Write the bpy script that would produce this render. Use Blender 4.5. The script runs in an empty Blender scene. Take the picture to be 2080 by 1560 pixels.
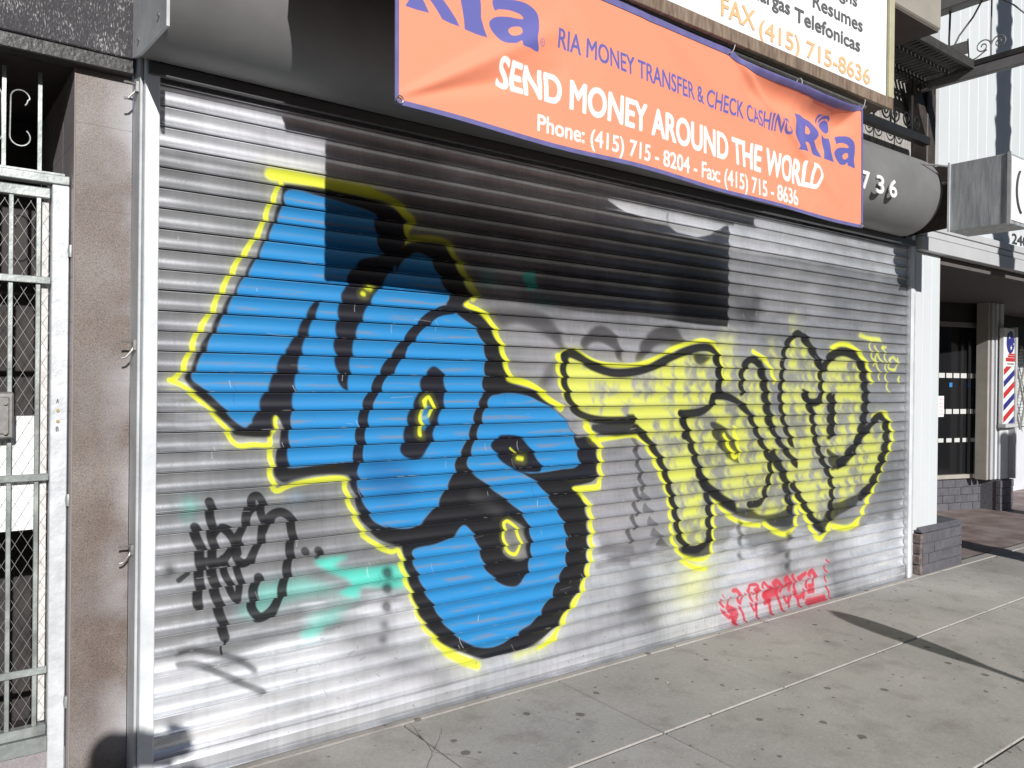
import bpy, bmesh, math, random
import numpy as np
from mathutils import Vector, Matrix
random.seed(7)
RNG = np.random.default_rng(11)
SC = bpy.context.scene
COL = SC.collection
R = math.radians

# ------------------------------------------------------------------ camera
YAW, PIT, ROL, FPX, EYE = R(52.59), R(-.19), R(.67), 1637.4, 1.553
fwd0 = Vector((math.cos(YAW), math.sin(YAW), 0)); rgt0 = Vector((math.sin(YAW), -math.cos(YAW), 0)); up0 = Vector((0, 0, 1))
fwd = math.cos(PIT)*fwd0 + math.sin(PIT)*up0; up1 = -math.sin(PIT)*fwd0 + math.cos(PIT)*up0
rgt = math.cos(ROL)*rgt0 + math.sin(ROL)*up1; upv = -math.sin(ROL)*rgt0 + math.cos(ROL)*up1
cd = bpy.data.cameras.new('camera'); cam = bpy.data.objects.new('camera', cd); COL.objects.link(cam)
m = Matrix.Identity(4)
for i in range(3):
    m[i][0] = rgt[i]; m[i][1] = upv[i]; m[i][2] = -fwd[i]
m[0][3], m[1][3], m[2][3] = 0.0, -3.24, EYE
cam.matrix_world = m
cd.sensor_width = 36; cd.lens = 36*FPX/2080; cd.clip_start = .02; cd.clip_end = 400
SC.camera = cam

# ------------------------------------------------------------------ light
SUND = Vector((.225, 1.0, -.44)).normalized()          # the way the sunlight travels
w = bpy.data.worlds.new('World'); SC.world = w; w.use_nodes = True
nt = w.node_tree; nt.nodes.clear()
sky = nt.nodes.new('ShaderNodeTexSky'); sky.sky_type = 'NISHITA'; sky.sun_disc = False
sky.sun_elevation = math.asin(-SUND.z); sky.sun_rotation = math.atan2(-SUND.x, -SUND.y)
sky.altitude = 20; sky.air_density = 1.0; sky.dust_density = .6; sky.ozone_density = 3.0
bg = nt.nodes.new('ShaderNodeBackground'); bg.inputs[1].default_value = .05
ow = nt.nodes.new('ShaderNodeOutputWorld')
nt.links.new(sky.outputs[0], bg.inputs[0]); nt.links.new(bg.outputs[0], ow.inputs[0])
sd = bpy.data.lights.new('sun', 'SUN'); sun = bpy.data.objects.new('sun', sd); COL.objects.link(sun)
sd.energy = 5.0; sd.angle = R(.55); sd.color = (1.0, .985, .96)
sun.rotation_euler = SUND.to_track_quat('-Z', 'Y').to_euler(); sun.location = (0, -6, 9)
SC.view_settings.view_transform = 'Standard'; SC.view_settings.look = 'None'
SC.view_settings.exposure = -.12; SC.view_settings.gamma = 1; SC.view_settings.use_curve_mapping = False

# ------------------------------------------------------------------ materials
MATS = {}
def lin(c): return tuple(c)
def mat(name, col, rough=.6, metal=0.0, var=.0, vscale=6.0, col2=None, bump=0.0, bscale=60.0, stretch=(1, 1, 1), spec=.5, fine=0.0, rnd=0.0, emit=None):
    if name in MATS: return MATS[name]
    mm = bpy.data.materials.new(name); mm.use_nodes = True; MATS[name] = mm
    t = mm.node_tree; n = t.nodes; L = t.links; b = n['Principled BSDF']
    b.inputs['Roughness'].default_value = rough; b.inputs['Metallic'].default_value = metal
    b.inputs['Specular IOR Level'].default_value = spec
    geo = n.new('ShaderNodeNewGeometry'); mp = n.new('ShaderNodeMapping'); mp.inputs['Scale'].default_value = stretch
    L.new(geo.outputs['Position'], mp.inputs['Vector'])
    c1 = n.new('ShaderNodeRGB'); c1.outputs[0].default_value = (*col, 1); cur = c1.outputs[0]
    if col2 is not None or var > 0:
        nz = n.new('ShaderNodeTexNoise'); nz.inputs['Scale'].default_value = vscale; nz.inputs['Detail'].default_value = 6; nz.inputs['Roughness'].default_value = .62
        L.new(mp.outputs[0], nz.inputs['Vector'])
        rp = n.new('ShaderNodeValToRGB'); rp.color_ramp.elements[0].position = .34; rp.color_ramp.elements[1].position = .66
        c2 = col2 if col2 is not None else tuple(min(1, c*(1+var)) for c in col)
        c0 = col if col2 is not None else tuple(c*(1-var) for c in col)
        rp.color_ramp.elements[0].color = (*c0, 1); rp.color_ramp.elements[1].color = (*c2, 1)
        L.new(nz.outputs[0], rp.inputs[0]); cur = rp.outputs[0]
        rr = n.new('ShaderNodeMapRange'); rr.inputs[3].default_value = max(0, rough-.09); rr.inputs[4].default_value = min(1, rough+.09)
        L.new(nz.outputs[0], rr.inputs[0]); L.new(rr.outputs[0], b.inputs['Roughness'])
    if fine > 0:
        nf = n.new('ShaderNodeTexNoise'); nf.inputs['Scale'].default_value = 220; nf.inputs['Detail'].default_value = 3
        L.new(geo.outputs['Position'], nf.inputs['Vector'])
        mr = n.new('ShaderNodeMapRange'); mr.inputs[1].default_value = .3; mr.inputs[2].default_value = .7; mr.inputs[3].default_value = 1-fine; mr.inputs[4].default_value = 1+fine
        L.new(nf.outputs[0], mr.inputs[0])
        mx = n.new('ShaderNodeVectorMath'); mx.operation = 'SCALE'; L.new(cur, mx.inputs[0]); L.new(mr.outputs[0], mx.inputs['Scale']); cur = mx.outputs[0]
    if rnd > 0:
        oi = n.new('ShaderNodeObjectInfo'); mr2 = n.new('ShaderNodeMapRange'); mr2.inputs[3].default_value = 1-rnd; mr2.inputs[4].default_value = 1+rnd
        L.new(oi.outputs['Random'], mr2.inputs[0])
        mx2 = n.new('ShaderNodeVectorMath'); mx2.operation = 'SCALE'; L.new(cur, mx2.inputs[0]); L.new(mr2.outputs[0], mx2.inputs['Scale']); cur = mx2.outputs[0]
    L.new(cur, b.inputs['Base Color'])
    if bump > 0:
        nb = n.new('ShaderNodeTexNoise'); nb.inputs['Scale'].default_value = bscale; nb.inputs['Detail'].default_value = 6
        L.new(mp.outputs[0], nb.inputs['Vector'])
        bp = n.new('ShaderNodeBump'); bp.inputs['Strength'].default_value = bump; bp.inputs['Distance'].default_value = .01
        L.new(nb.outputs[0], bp.inputs['Height']); L.new(bp.outputs[0], b.inputs['Normal'])
    return mm

# ------------------------------------------------------------------ mesh helpers
def wloc(o):
    v = Vector((0, 0, 0))
    while o is not None:
        v = v + Vector(o.location); o = o.parent
    return v
class MB:
    def __init__(s): s.v = []; s.f = []; s.uv = None
    def box(s, x0, x1, y0, y1, z0, z1, b=0.0):
        k = len(s.v)
        if b <= 0:
            s.v += [(x, y, z) for z in (z0, z1) for y in (y0, y1) for x in (x0, x1)]
            s.f += [[k+i for i in q] for q in ((0, 2, 3, 1), (4, 5, 7, 6), (0, 1, 5, 4), (2, 6, 7, 3), (0, 4, 6, 2), (1, 3, 7, 5))]
        else:
            bm = bmesh.new(); bmesh.ops.create_cube(bm, size=1)
            for vv in bm.verts:
                vv.co = Vector(((x0+x1)/2+vv.co.x*(x1-x0), (y0+y1)/2+vv.co.y*(y1-y0), (z0+z1)/2+vv.co.z*(z1-z0)))
            bmesh.ops.bevel(bm, geom=bm.edges[:], offset=b, segments=1, affect='EDGES')
            bm.verts.index_update()
            s.v += [tuple(vv.co) for vv in bm.verts]; s.f += [[k+vv.index for vv in ff.verts] for ff in bm.faces]; bm.free()
        return s
    def quad(s, a, b, c, d):
        k = len(s.v); s.v += [a, b, c, d]; s.f += [[k, k+1, k+2, k+3]]; return s
    def tube(s, pts, r, n=8, cap=True, closed=False):
        P = [Vector(p) for p in pts]; k = len(s.v); N = len(P)
        rr = r if isinstance(r, (list, tuple)) else [r]*N
        prev = None
        for i, p in enumerate(P):
            d = (P[min(i+1, N-1)]-P[max(i-1, 0)])
            if closed: d = P[(i+1) % N]-P[i-1]
            d.normalize()
            if prev is None: a = d.orthogonal().normalized()
            else:
                a = prev-d*prev.dot(d)
                a = a.normalized() if a.length > 1e-6 else d.orthogonal().normalized()
            prev = a; bb = d.cross(a)
            for j in range(n):
                t = 2*math.pi*j/n
                s.v.append(tuple(p+(a*math.cos(t)+bb*math.sin(t))*rr[i]))
        for i in range(N-1 if not closed else N):
            i2 = (i+1) % N
            for j in range(n):
                s.f.append([k+i*n+j, k+i*n+(j+1) % n, k+i2*n+(j+1) % n, k+i2*n+j])
        if cap and not closed:
            s.f.append([k+j for j in range(n)][::-1]); s.f.append([k+(N-1)*n+j for j in range(n)])
        return s
    def prism(s, poly, axis, a0, a1):
        """poly: list of 2D points in the two remaining axes; extruded along axis"""
        k = len(s.v); n = len(poly)
        for a in (a0, a1):
            for p in poly:
                s.v.append({'x': (a, p[0], p[1]), 'y': (p[0], a, p[1]), 'z': (p[0], p[1], a)}[axis])
        s.f.append(list(range(k, k+n))[::-1]); s.f.append(list(range(k+n, k+2*n)))
        for i in range(n): s.f.append([k+i, k+(i+1) % n, k+n+(i+1) % n, k+n+i])
        return s
    def build(s, name, material, parent=None, smooth=False, label=None, recalc=True, wn=False):
        o0 = wloc(parent) if parent is not None else Vector((0, 0, 0))
        me = bpy.data.meshes.new(name)
        me.from_pydata([tuple(Vector(v)-o0) for v in s.v], [], s.f)
        if recalc:
            bm = bmesh.new(); bm.from_mesh(me); bmesh.ops.recalc_face_normals(bm, faces=bm.faces); bm.to_mesh(me); bm.free()
        if s.uv is not None:
            ul = me.uv_layers.new(name='UVMap')
            for lp in me.loops: ul.data[lp.index].uv = s.uv[lp.vertex_index]
        me.materials.append(material)
        if smooth:
            me.polygons.foreach_set('use_smooth', [True]*len(me.polygons))
            if smooth != 'all': me.set_sharp_from_angle(angle=R(38))
        me.update()
        o = bpy.data.objects.new(name, me); COL.objects.link(o)
        if parent is not None: o.parent = parent
        if label: o['label'] = label
        return o
def thing(name, label, cat, loc=(0, 0, 0), group=None, kind=None):
    o = bpy.data.objects.new(name, None); COL.objects.link(o); o.location = loc; o.empty_display_size = .2
    o['label'] = label; o['category'] = cat
    if group: o['group'] = group
    if kind: o['kind'] = kind
    return o
def tag(o, label, cat, group=None, kind=None):
    o['label'] = label; o['category'] = cat
    if group: o['group'] = group
    if kind: o['kind'] = kind
    return o
def struct(o, label, cat=None):
    o['kind'] = 'structure'; o['label'] = label; o['category'] = cat or o.name.replace('_', ' '); return o

# ------------------------------------------------------------------ 2D paint rasteriser
def catmull(p, closed, n=6):
    p = np.asarray(p, float); N = len(p); out = []
    rng = range(N) if closed else range(N-1)
    for i in rng:
        if closed: a, b, c, d = p[i-1], p[i], p[(i+1) % N], p[(i+2) % N]
        else: a, b, c, d = p[max(i-1, 0)], p[i], p[i+1], p[min(i+2, N-1)]
        for t in np.arange(n)/n:
            out.append(.5*((2*b)+(c-a)*t+(2*a-5*b+4*c-d)*t*t+(3*b-a-3*c+d)*t**3))
    if not closed: out.append(p[-1])
    return np.array(out)
def blur(a, s):
    if s < .4: return a
    r = max(1, int(round(s*3))); k = np.exp(-.5*(np.arange(-r, r+1)/s)**2); k /= k.sum()
    a = np.apply_along_axis(lambda q: np.convolve(q, k, 'same'), 0, a)
    return np.apply_along_axis(lambda q: np.convolve(q, k, 'same'), 1, a)
def vnoise(h, w, sy, sx, rng=RNG):
    gy, gx = int(h/sy)+3, int(w/sx)+3
    g = rng.random((gy, gx)); y = np.arange(h)/sy; x = np.arange(w)/sx
    y0 = y.astype(int); x0 = x.astype(int); fy = (y-y0)[:, None]; fx = (x-x0)[None, :]
    fy = fy*fy*(3-2*fy); fx = fx*fx*(3-2*fx)
    a = g[np.ix_(y0, x0)]; b = g[np.ix_(y0, x0+1)]; c = g[np.ix_(y0+1, x0)]; d = g[np.ix_(y0+1, x0+1)]
    return (a*(1-fx)+b*fx)*(1-fy)+(c*(1-fx)+d*fx)*fy
def fbm(h, w, sy, sx, o=4, rng=RNG):
    r = np.zeros((h, w)); t = 0
    for i in range(o):
        q = .5**i; r += q*vnoise(h, w, max(1.5, sy/2**i), max(1.5, sx/2**i), rng); t += q
    return r/t
class Raster:
    def __init__(s, x0, x1, z0, z1, ppm, base):
        s.x0, s.z0, s.ppm = x0, z0, ppm; s.w = int((x1-x0)*ppm); s.h = int((z1-z0)*ppm)
        s.rgb = np.zeros((s.h, s.w, 3)); s.rgb[:] = base; s.a = np.ones((s.h, s.w))
    def bbox(s, p, pad):
        q = (np.asarray(p)-[s.x0, s.z0])*s.ppm
        a = np.maximum(np.floor(q.min(0)-pad).astype(int), 0); b = np.minimum(np.ceil(q.max(0)+pad).astype(int), [s.w, s.h])
        return q, a[0], b[0], a[1], b[1]
    def poly(s, p, soft=0.0, smooth=False, holes=()):
        if smooth: p = catmull(p, True)
        pad = soft*s.ppm*3+3; q, xa, xb, ya, yb = s.bbox(p, pad)
        if xb <= xa or yb <= ya: return None
        SS = 2; X = (np.arange(xa*SS, xb*SS)+.5)/SS; Y = (np.arange(ya*SS, yb*SS)+.5)/SS
        ins = np.zeros((len(Y), len(X)), bool)
        for path in [q]+[(np.asarray(catmull(h_, True) if smooth else h_)-[s.x0, s.z0])*s.ppm for h_ in holes]:
            for i in range(len(path)):
                (ax, ay), (bx, by) = path[i-1], path[i]
                if ay == by: continue
                lo, hi = min(ay, by), max(ay, by)
                r0 = np.searchsorted(Y, lo, 'right'); r1 = np.searchsorted(Y, hi, 'right')
                if r1 <= r0: continue
                xs = ax+(Y[r0:r1]-ay)*(bx-ax)/(by-ay)
                ins[r0:r1] ^= X[None, :] < xs[:, None]
        mk = ins.reshape(len(Y)//SS, SS, len(X)//SS, SS).mean((1, 3))
        return blur(mk, soft*s.ppm), xa, xb, ya, yb
    def stroke(s, p, hw, soft):
        p = catmull(p, False, 5) if len(p) > 2 else np.asarray(p, float)
        q, xa, xb, ya, yb = s.bbox(p, hw*s.ppm*2.2+2)
        if xb <= xa or yb <= ya: return None
        X = np.arange(xa, xb)+.5; Y = np.arange(ya, yb)+.5
        D = np.full((len(Y), len(X)), 1e9); H = hw*s.ppm
        for i in range(len(q)-1):
            a, b = q[i], q[i+1]; lo = np.minimum(a, b)-H*2-2; hi = np.maximum(a, b)+H*2+2
            i0, i1 = np.searchsorted(X, [lo[0], hi[0]]); j0, j1 = np.searchsorted(Y, [lo[1], hi[1]])
            if i1 <= i0 or j1 <= j0: continue
            dx, dy = X[i0:i1][None, :]-a[0], Y[j0:j1][:, None]-a[1]; e = b-a; L2 = max(1e-9, e@e)
            t = np.clip((dx*e[0]+dy*e[1])/L2, 0, 1)
            D[j0:j1, i0:i1] = np.minimum(D[j0:j1, i0:i1], np.hypot(dx-t*e[0], dy-t*e[1]))
        sf = max(1.0, H*soft*2)
        return np.clip((H+sf/2-D)/sf, 0, 1), xa, xb, ya, yb
    def put(s, mk, col, al=1.0, mod=None, metal=False):
        if mk is None: return
        k, xa, xb, ya, yb = mk; k = k*al
        k = k[:yb-ya, :xb-xa]
        if mod is not None: k = k*mod[ya:yb, xa:xb]
        s.rgb[ya:yb, xa:xb] = s.rgb[ya:yb, xa:xb]*(1-k[..., None])+np.asarray(col)*k[..., None]
        s.a[ya:yb, xa:xb] *= (1-k)
    def image(s, name):
        im = bpy.data.images.new(name, s.w, s.h, alpha=True); im.alpha_mode = 'CHANNEL_PACKED'
        c = np.clip(s.rgb, 0, 1); c = np.where(c <= .0031308, c*12.92, 1.055*c**(1/2.4)-.055)
        px = np.concatenate([c, s.a[..., None]], 2).astype(np.float32)
        im.pixels.foreach_set(px.ravel()); im.update(); im.pack(); return im

def text_mesh(txt, bold=.0):
    cu = bpy.data.curves.new('t', 'FONT'); cu.body = txt; cu.offset = bold; cu.resolution_u = 6
    o = bpy.data.objects.new('t', cu); COL.objects.link(o)
    dg = bpy.context.evaluated_depsgraph_get(); dg.update()
    me = bpy.data.meshes.new_from_object(o.evaluated_get(dg)); me.calc_loop_triangles()
    V = np.array([v.co[:2] for v in me.vertices]); F = [tuple(t.vertices) for t in me.loop_triangles]
    bpy.data.objects.remove(o); bpy.data.curves.remove(cu); bpy.data.meshes.remove(me)
    return V, F
CAP = .729   # height of the capitals of the built-in typeface
def put_text(rs, txt, x0, x1, zl, zr, hl, hr, col, bold=.02, slant=0.0):
    V, F = text_mesh(txt, 0); a, b = V[:, 0].min(), V[:, 0].max()
    t = (V[:, 0]-a)/(b-a); x = x0+t*(x1-x0); y = V[:, 1]/CAP
    hh = hl+(hr-hl)*t; z = zl+(zr-zl)*t+y*hh; x = x+slant*y*hh*np.clip(t*3-2, 0, 1)
    mk = np.zeros((rs.h, rs.w), np.float32); q = np.stack([(x-rs.x0)*rs.ppm, (z-rs.z0)*rs.ppm], 1)
    for f in F:
        A, B, C_ = q[list(f)]
        lo = np.floor(np.minimum(np.minimum(A, B), C_)-1).astype(int); hi = np.ceil(np.maximum(np.maximum(A, B), C_)+1).astype(int)
        lo = np.maximum(lo, 0); hi = np.minimum(hi, [rs.w, rs.h])
        if (hi <= lo).any(): continue
        X = np.arange(lo[0], hi[0])+.5; Y = np.arange(lo[1], hi[1])+.5
        ar = (B[0]-A[0])*(C_[1]-A[1])-(B[1]-A[1])*(C_[0]-A[0])
        if abs(ar) < 1e-9: continue
        sg = 1 if ar > 0 else -1; cov = None
        for P_, Q_ in ((A, B), (B, C_), (C_, A)):
            e = Q_-P_; L_ = max(1e-6, math.hypot(*e))
            d = sg*(e[0]*(Y[:, None]-P_[1])-e[1]*(X[None, :]-P_[0]))/L_
            k = np.clip(d+.5, 0, 1); cov = k if cov is None else np.minimum(cov, k)
        sub = mk[lo[1]:hi[1], lo[0]:hi[0]]; np.maximum(sub, cov, out=sub)
    r = bold*(hl+hr)/2*rs.ppm; m0 = mk.copy()
    for q_ in range(16):
        if r <= 0: break
        for k_ in (r, r*.5):
            dx_, dy_ = int(round(k_*math.cos(q_*math.pi/8))), int(round(k_*math.sin(q_*math.pi/8)))
            mk = np.maximum(mk, np.roll(np.roll(m0, dx_, 1), dy_, 0))
    rs.put((mk, 0, rs.w, 0, rs.h), col)
def text_obj(txt, name, x0, x1, z0, h, y, material, parent, bold=.02, depth=.002):
    """flat lettering standing on a vertical wall plane at y, facing -Y"""
    V, F = text_mesh(txt, 0); a, b = V[:, 0].min(), V[:, 0].max(); mb = MB(); n = len(V)
    ed = set()
    for f in F:
        for i in range(3): ed.add((f[i], f[(i+1) % 3]))
    for c, (ox, oz) in enumerate(((0, 0), (bold, 0), (-bold, 0), (0, bold), (0, -bold))):
        if c and bold <= 0: break
        k = len(mb.v)
        for yy in (y-depth-c*.00012, y+c*.00003):
            mb.v += [(x0+(p[0]-a)/(b-a)*(x1-x0)+ox*h, yy, z0+p[1]/CAP*h+oz*h) for p in V]
        for f in F: mb.f.append([q+k for q in f])
        for (i, j) in ed:
            if (j, i) not in ed: mb.f.append([i+k, i+k+n, j+k+n, j+k])
    return mb.build(name, material, parent, recalc=False)

# ================================================================== GROUND
TLT = .0184
def gz(y): return TLT*y
def concrete_mat():
    mm = bpy.data.materials.new('pavement_concrete'); mm.use_nodes = True; t = mm.node_tree; n = t.nodes; L = t.links; b = n['Principled BSDF']
    geo = n.new('ShaderNodeNewGeometry'); P = geo.outputs['Position']
    def noise(sc, det=6, ro=.6):
        q = n.new('ShaderNodeTexNoise'); q.inputs['Scale'].default_value = sc; q.inputs['Detail'].default_value = det; q.inputs['Roughness'].default_value = ro; L.new(P, q.inputs['Vector']); return q.outputs[0]
    def ramp(src, p0, p1, c0, c1):
        q = n.new('ShaderNodeValToRGB'); e = q.color_ramp.elements; e[0].position = p0; e[1].position = p1; e[0].color = (*c0, 1); e[1].color = (*c1, 1); L.new(src, q.inputs[0]); return q.outputs[0]
    def mix(a, b_, f, mode='MULTIPLY'):
        q = n.new('ShaderNodeMix'); q.data_type = 'RGBA'; q.blend_type = mode; q.inputs[0].default_value = 1
        if f is not None:
            if isinstance(f, float): q.inputs[0].default_value = f
            else: L.new(f, q.inputs[0])
        L.new(a, q.inputs[6])
        if isinstance(b_, tuple): q.inputs[7].default_value = (*b_, 1)
        else: L.new(b_, q.inputs[7])
        return q.outputs[2]
    base = ramp(noise(1.6), .3, .7, (.385, .362, .338), (.51, .482, .447))
    base = mix(base, ramp(noise(320, 2), .32, .68, (.80, .80, .80), (1.18, 1.17, 1.15)), None)
    base = mix(base, ramp(noise(60, 4, .7), .3, .72, (.86, .86, .86), (1.06, 1.06, 1.06)), None)
    base = mix(base, ramp(noise(5, 5), .52, .72, (1, 1, 1), (.78, .76, .75)), None)
    oi = n.new('ShaderNodeObjectInfo'); mr = n.new('ShaderNodeMapRange'); mr.inputs[3].default_value = .93; mr.inputs[4].default_value = 1.07; L.new(oi.outputs['Random'], mr.inputs[0])
    sc_ = n.new('ShaderNodeVectorMath'); sc_.operation = 'SCALE'; L.new(base, sc_.inputs[0]); L.new(mr.outputs[0], sc_.inputs['Scale']); base = sc_.outputs[0]
    # old chewing gum: dark round blots of uneven size
    dn = n.new('ShaderNodeTexNoise'); dn.inputs['Scale'].default_value = 45; dn.inputs['Detail'].default_value = 2; L.new(P, dn.inputs['Vector'])
    wv = n.new('ShaderNodeVectorMath'); wv.operation = 'MULTIPLY_ADD'; L.new(dn.outputs[1], wv.inputs[0]); wv.inputs[1].default_value = (.012, .012, 0); L.new(P, wv.inputs[2])
    for scv, rad, dens, colr in ((4.6, .020, .72, (.46, .44, .43)), (9.0, .009, .68, (.50, .48, .47))):
        fl = n.new('ShaderNodeVectorMath'); fl.operation = 'MULTIPLY'; fl.inputs[1].default_value = (1, 1, 0); L.new(wv.outputs[0], fl.inputs[0])
        vo = n.new('ShaderNodeTexVoronoi'); vo.inputs['Scale'].default_value = scv; vo.voronoi_dimensions = '2D'; L.new(fl.outputs[0], vo.inputs['Vector'])
        sp = n.new('ShaderNodeSeparateColor'); L.new(vo.outputs['Color'], sp.inputs[0])
        on = n.new('ShaderNodeMath'); on.operation = 'GREATER_THAN'; on.inputs[1].default_value = dens; L.new(sp.outputs[0], on.inputs[0])
        rr = n.new('ShaderNodeMapRange'); rr.inputs[3].default_value = rad*scv*.45; rr.inputs[4].default_value = rad*scv*1.25; L.new(sp.outputs[1], rr.inputs[0])
        df = n.new('ShaderNodeMath'); df.operation = 'SUBTRACT'; L.new(rr.outputs[0], df.inputs[0]); L.new(vo.outputs['Distance'], df.inputs[1])
        ms = n.new('ShaderNodeMath'); ms.operation = 'MULTIPLY'; ms.inputs[1].default_value = 40; ms.use_clamp = True; L.new(df.outputs[0], ms.inputs[0])
        fm = n.new('ShaderNodeMath'); fm.operation = 'MULTIPLY'; L.new(ms.outputs[0], fm.inputs[0]); L.new(on.outputs[0], fm.inputs[1])
        base = mix(base, colr, fm.outputs[0])
    # grime close to the shutter foot
    sx = n.new('ShaderNodeSeparateXYZ'); L.new(P, sx.inputs[0])
    gr = n.new('ShaderNodeMapRange'); gr.inputs[1].default_value = -.55; gr.inputs[2].default_value = .02; L.new(sx.outputs[1], gr.inputs[0])
    gx = n.new('ShaderNodeMapRange'); gx.inputs[1].default_value = 2.9; gx.inputs[2].default_value = 1.9; gx.inputs[4].default_value = .9; gx.inputs[3].default_value = .25; L.new(sx.outputs[0], gx.inputs[0])
    gm = n.new('ShaderNodeMath'); gm.operation = 'MULTIPLY'; L.new(gr.outputs[0], gm.inputs[0]); L.new(gx.outputs[0], gm.inputs[1])
    gn = n.new('ShaderNodeMapRange'); gn.inputs[1].default_value = .35; gn.inputs[2].default_value = .62; L.new(noise(3.2, 5), gn.inputs[0])
    g2 = n.new('ShaderNodeMath'); g2.operation = 'MULTIPLY'; L.new(gm.outputs[0], g2.inputs[0]); L.new(gn.outputs[0], g2.inputs[1])
    base = mix(base, (.52, .50, .49), g2.outputs[0])
    L.new(base, b.inputs['Base Color']); b.inputs['Roughness'].default_value = .82; b.inputs['Specular IOR Level'].default_value = .35
    bp = n.new('ShaderNodeBump'); bp.inputs['Strength'].default_value = .35; bp.inputs['Distance'].default_value = .004; L.new(noise(180, 4), bp.inputs['Height']); L.new(bp.outputs[0], b.inputs['Normal'])
    return mm
M_CONC = concrete_mat()
M_MORT = mat('joint_dirt', (.13, .12, .11), .95, var=.25, vscale=25, bump=.4)
M_ROAD = mat('road_asphalt', (.05, .05, .052), .85, var=.3, vscale=12, bump=.5, bscale=220)
def sheet(x0, x1, y0, y1, dz): return MB().quad((x0, y0, gz(y0)+dz), (x1, y0, gz(y0)+dz), (x1, y1, gz(y1)+dz), (x0, y1, gz(y1)+dz))
struct(sheet(-120, 140, -160, 60, -.30).build('ground', M_ROAD), 'flat city ground that carries on past the street', 'ground')
struct(MB().box(-60, 80, -22, -4.02, -.29, -.20).build('road', M_ROAD), 'dark asphalt street beyond the kerb', 'road')
side = MB(); side.quad((-14, -3.86, gz(-3.86)-.024), (22, -3.86, gz(-3.86)-.024), (22, 3.5, gz(.05)-.022), (-14, 3.5, gz(.05)-.022))
side = struct(side.build('sidewalk', M_MORT), 'grey concrete sidewalk with scored slabs and dark gum spots in front of the shutter', 'sidewalk')
struct(MB().box(-14, 22, -4.02, -3.86, -.29, gz(-3.86)+.002, .012).build('kerb', M_CONC), 'pale concrete kerb along the outer edge of the sidewalk', 'kerb')
def slab(x0, x1, y0, y1):
    g = .0048; b = .0050; ax = [x0+g, x0+g+b, x1-g-b, x1-g]; ay = [y0+g, y0+g+b, y1-g-b, y1-g]
    mb = MB()
    for lvl in (0, 1, 2):
        xa, xb = (ax[0], ax[3]) if lvl < 2 else (ax[1], ax[2]); ya, yb = (ay[0], ay[3]) if lvl < 2 else (ay[1], ay[2])
        dz = (-.03, -.006, 0)[lvl]
        mb.v += [(xa, ya, gz(ya)+dz), (xb, ya, gz(ya)+dz), (xb, yb, gz(yb)+dz), (xa, yb, gz(yb)+dz)]
    for l in (0, 1):
        for i in range(4): mb.f.append([l*4+i, l*4+(i+1) % 4, l*4+4+(i+1) % 4, l*4+4+i])
    mb.f.append([8, 9, 10, 11])
    mb.build('slab', M_CONC, side, recalc=True)
for (y0, y1) in ((-.065, .04), (-.80, -.065), (-1.765, -.80), (-2.69, -1.765), (-3.86, -2.69)):
    for i in range(-5, 14):
        x0 = 4.59-.9193+.9193*(i-3)
        if y0 == -.065:
            if i % 3: continue
            slab(x0, x0+.9193*3, y0, y1)
        else: slab(x0, x0+.9193, y0, y1)

M_CRACK = mat('crack_dirt', (.16, .15, .145), .95)
def ground_ribbon(name, pts, w):
    pts = [Vector(p) for p in pts]; mb = MB(); P = []
    for a, b in zip(pts[:-1], pts[1:]):
        for k in range(4): P.append(a.lerp(b, k/4)+Vector((random.uniform(-.005, .005), random.uniform(-.005, .005))))
    P.append(pts[-1])
    for i, p in enumerate(P):
        d = (P[min(i+1, len(P)-1)]-P[max(i-1, 0)]).normalized(); q = Vector((-d.y, d.x))*w*.5*(1-abs(i/len(P)-.4))*random.uniform(.6, 1.3)
        for s_ in (1, -1): r = p+q*s_; mb.v.append((r.x, r.y, gz(r.y)+.0008))
    for i in range(len(P)-1): mb.f.append([2*i, 2*i+1, 2*i+3, 2*i+2])
    return mb.build(name, M_CRACK, side)
for cp, cw in (([(1.80, -.366), (1.857, -.136), (1.866, -.07)], .004), ([(1.80, -.366), (1.715, -.465), (1.66, -.526)], .004), ([(1.80, -.366), (1.871, -.452), (1.923, -.539)], .0035),
               ([(1.80, -.366), (1.891, -.275), (1.957, -.192)], .003), ([(2.425, -.357), (2.463, -.459), (2.486, -.568)], .002), ([(3.849, -.298), (3.937, -.308), (3.996, -.327)], .002), ([(3.955, -1.765), (3.929, -1.793), (3.905, -1.82)], .005)):
    ground_ribbon('crack', cp, cw)
M_LIT = mat('litter_paper', (.6, .58, .54), .8)
for (x, y, w_, a, lb_) in ((7.52, .03, .022, .3, 'crumpled pale scrap on the ground just right of the brick pier'), (7.0, -.09, .02, .8, 'pale paper scrap at the foot of the brick pier'), (3.2, -.42, .010, .5, 'tiny white scrap on the slab below the blue lettering')):
    c_, s_ = math.cos(a)*w_, math.sin(a)*w_; z = gz(y)
    lt = MB(); lt.v = [(x-c_, y-s_, z+.003), (x+c_*.6, y-s_, z+.006), (x+c_, y+s_*.7, z+.002), (x-c_*.3, y+s_+w_*.4, z+.009)]; lt.f = [[0, 1, 2, 3]]
    o_ = lt.build('litter_scrap', M_LIT); tag(o_, lb_, 'litter', 'litter scraps on the sidewalk')

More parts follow.
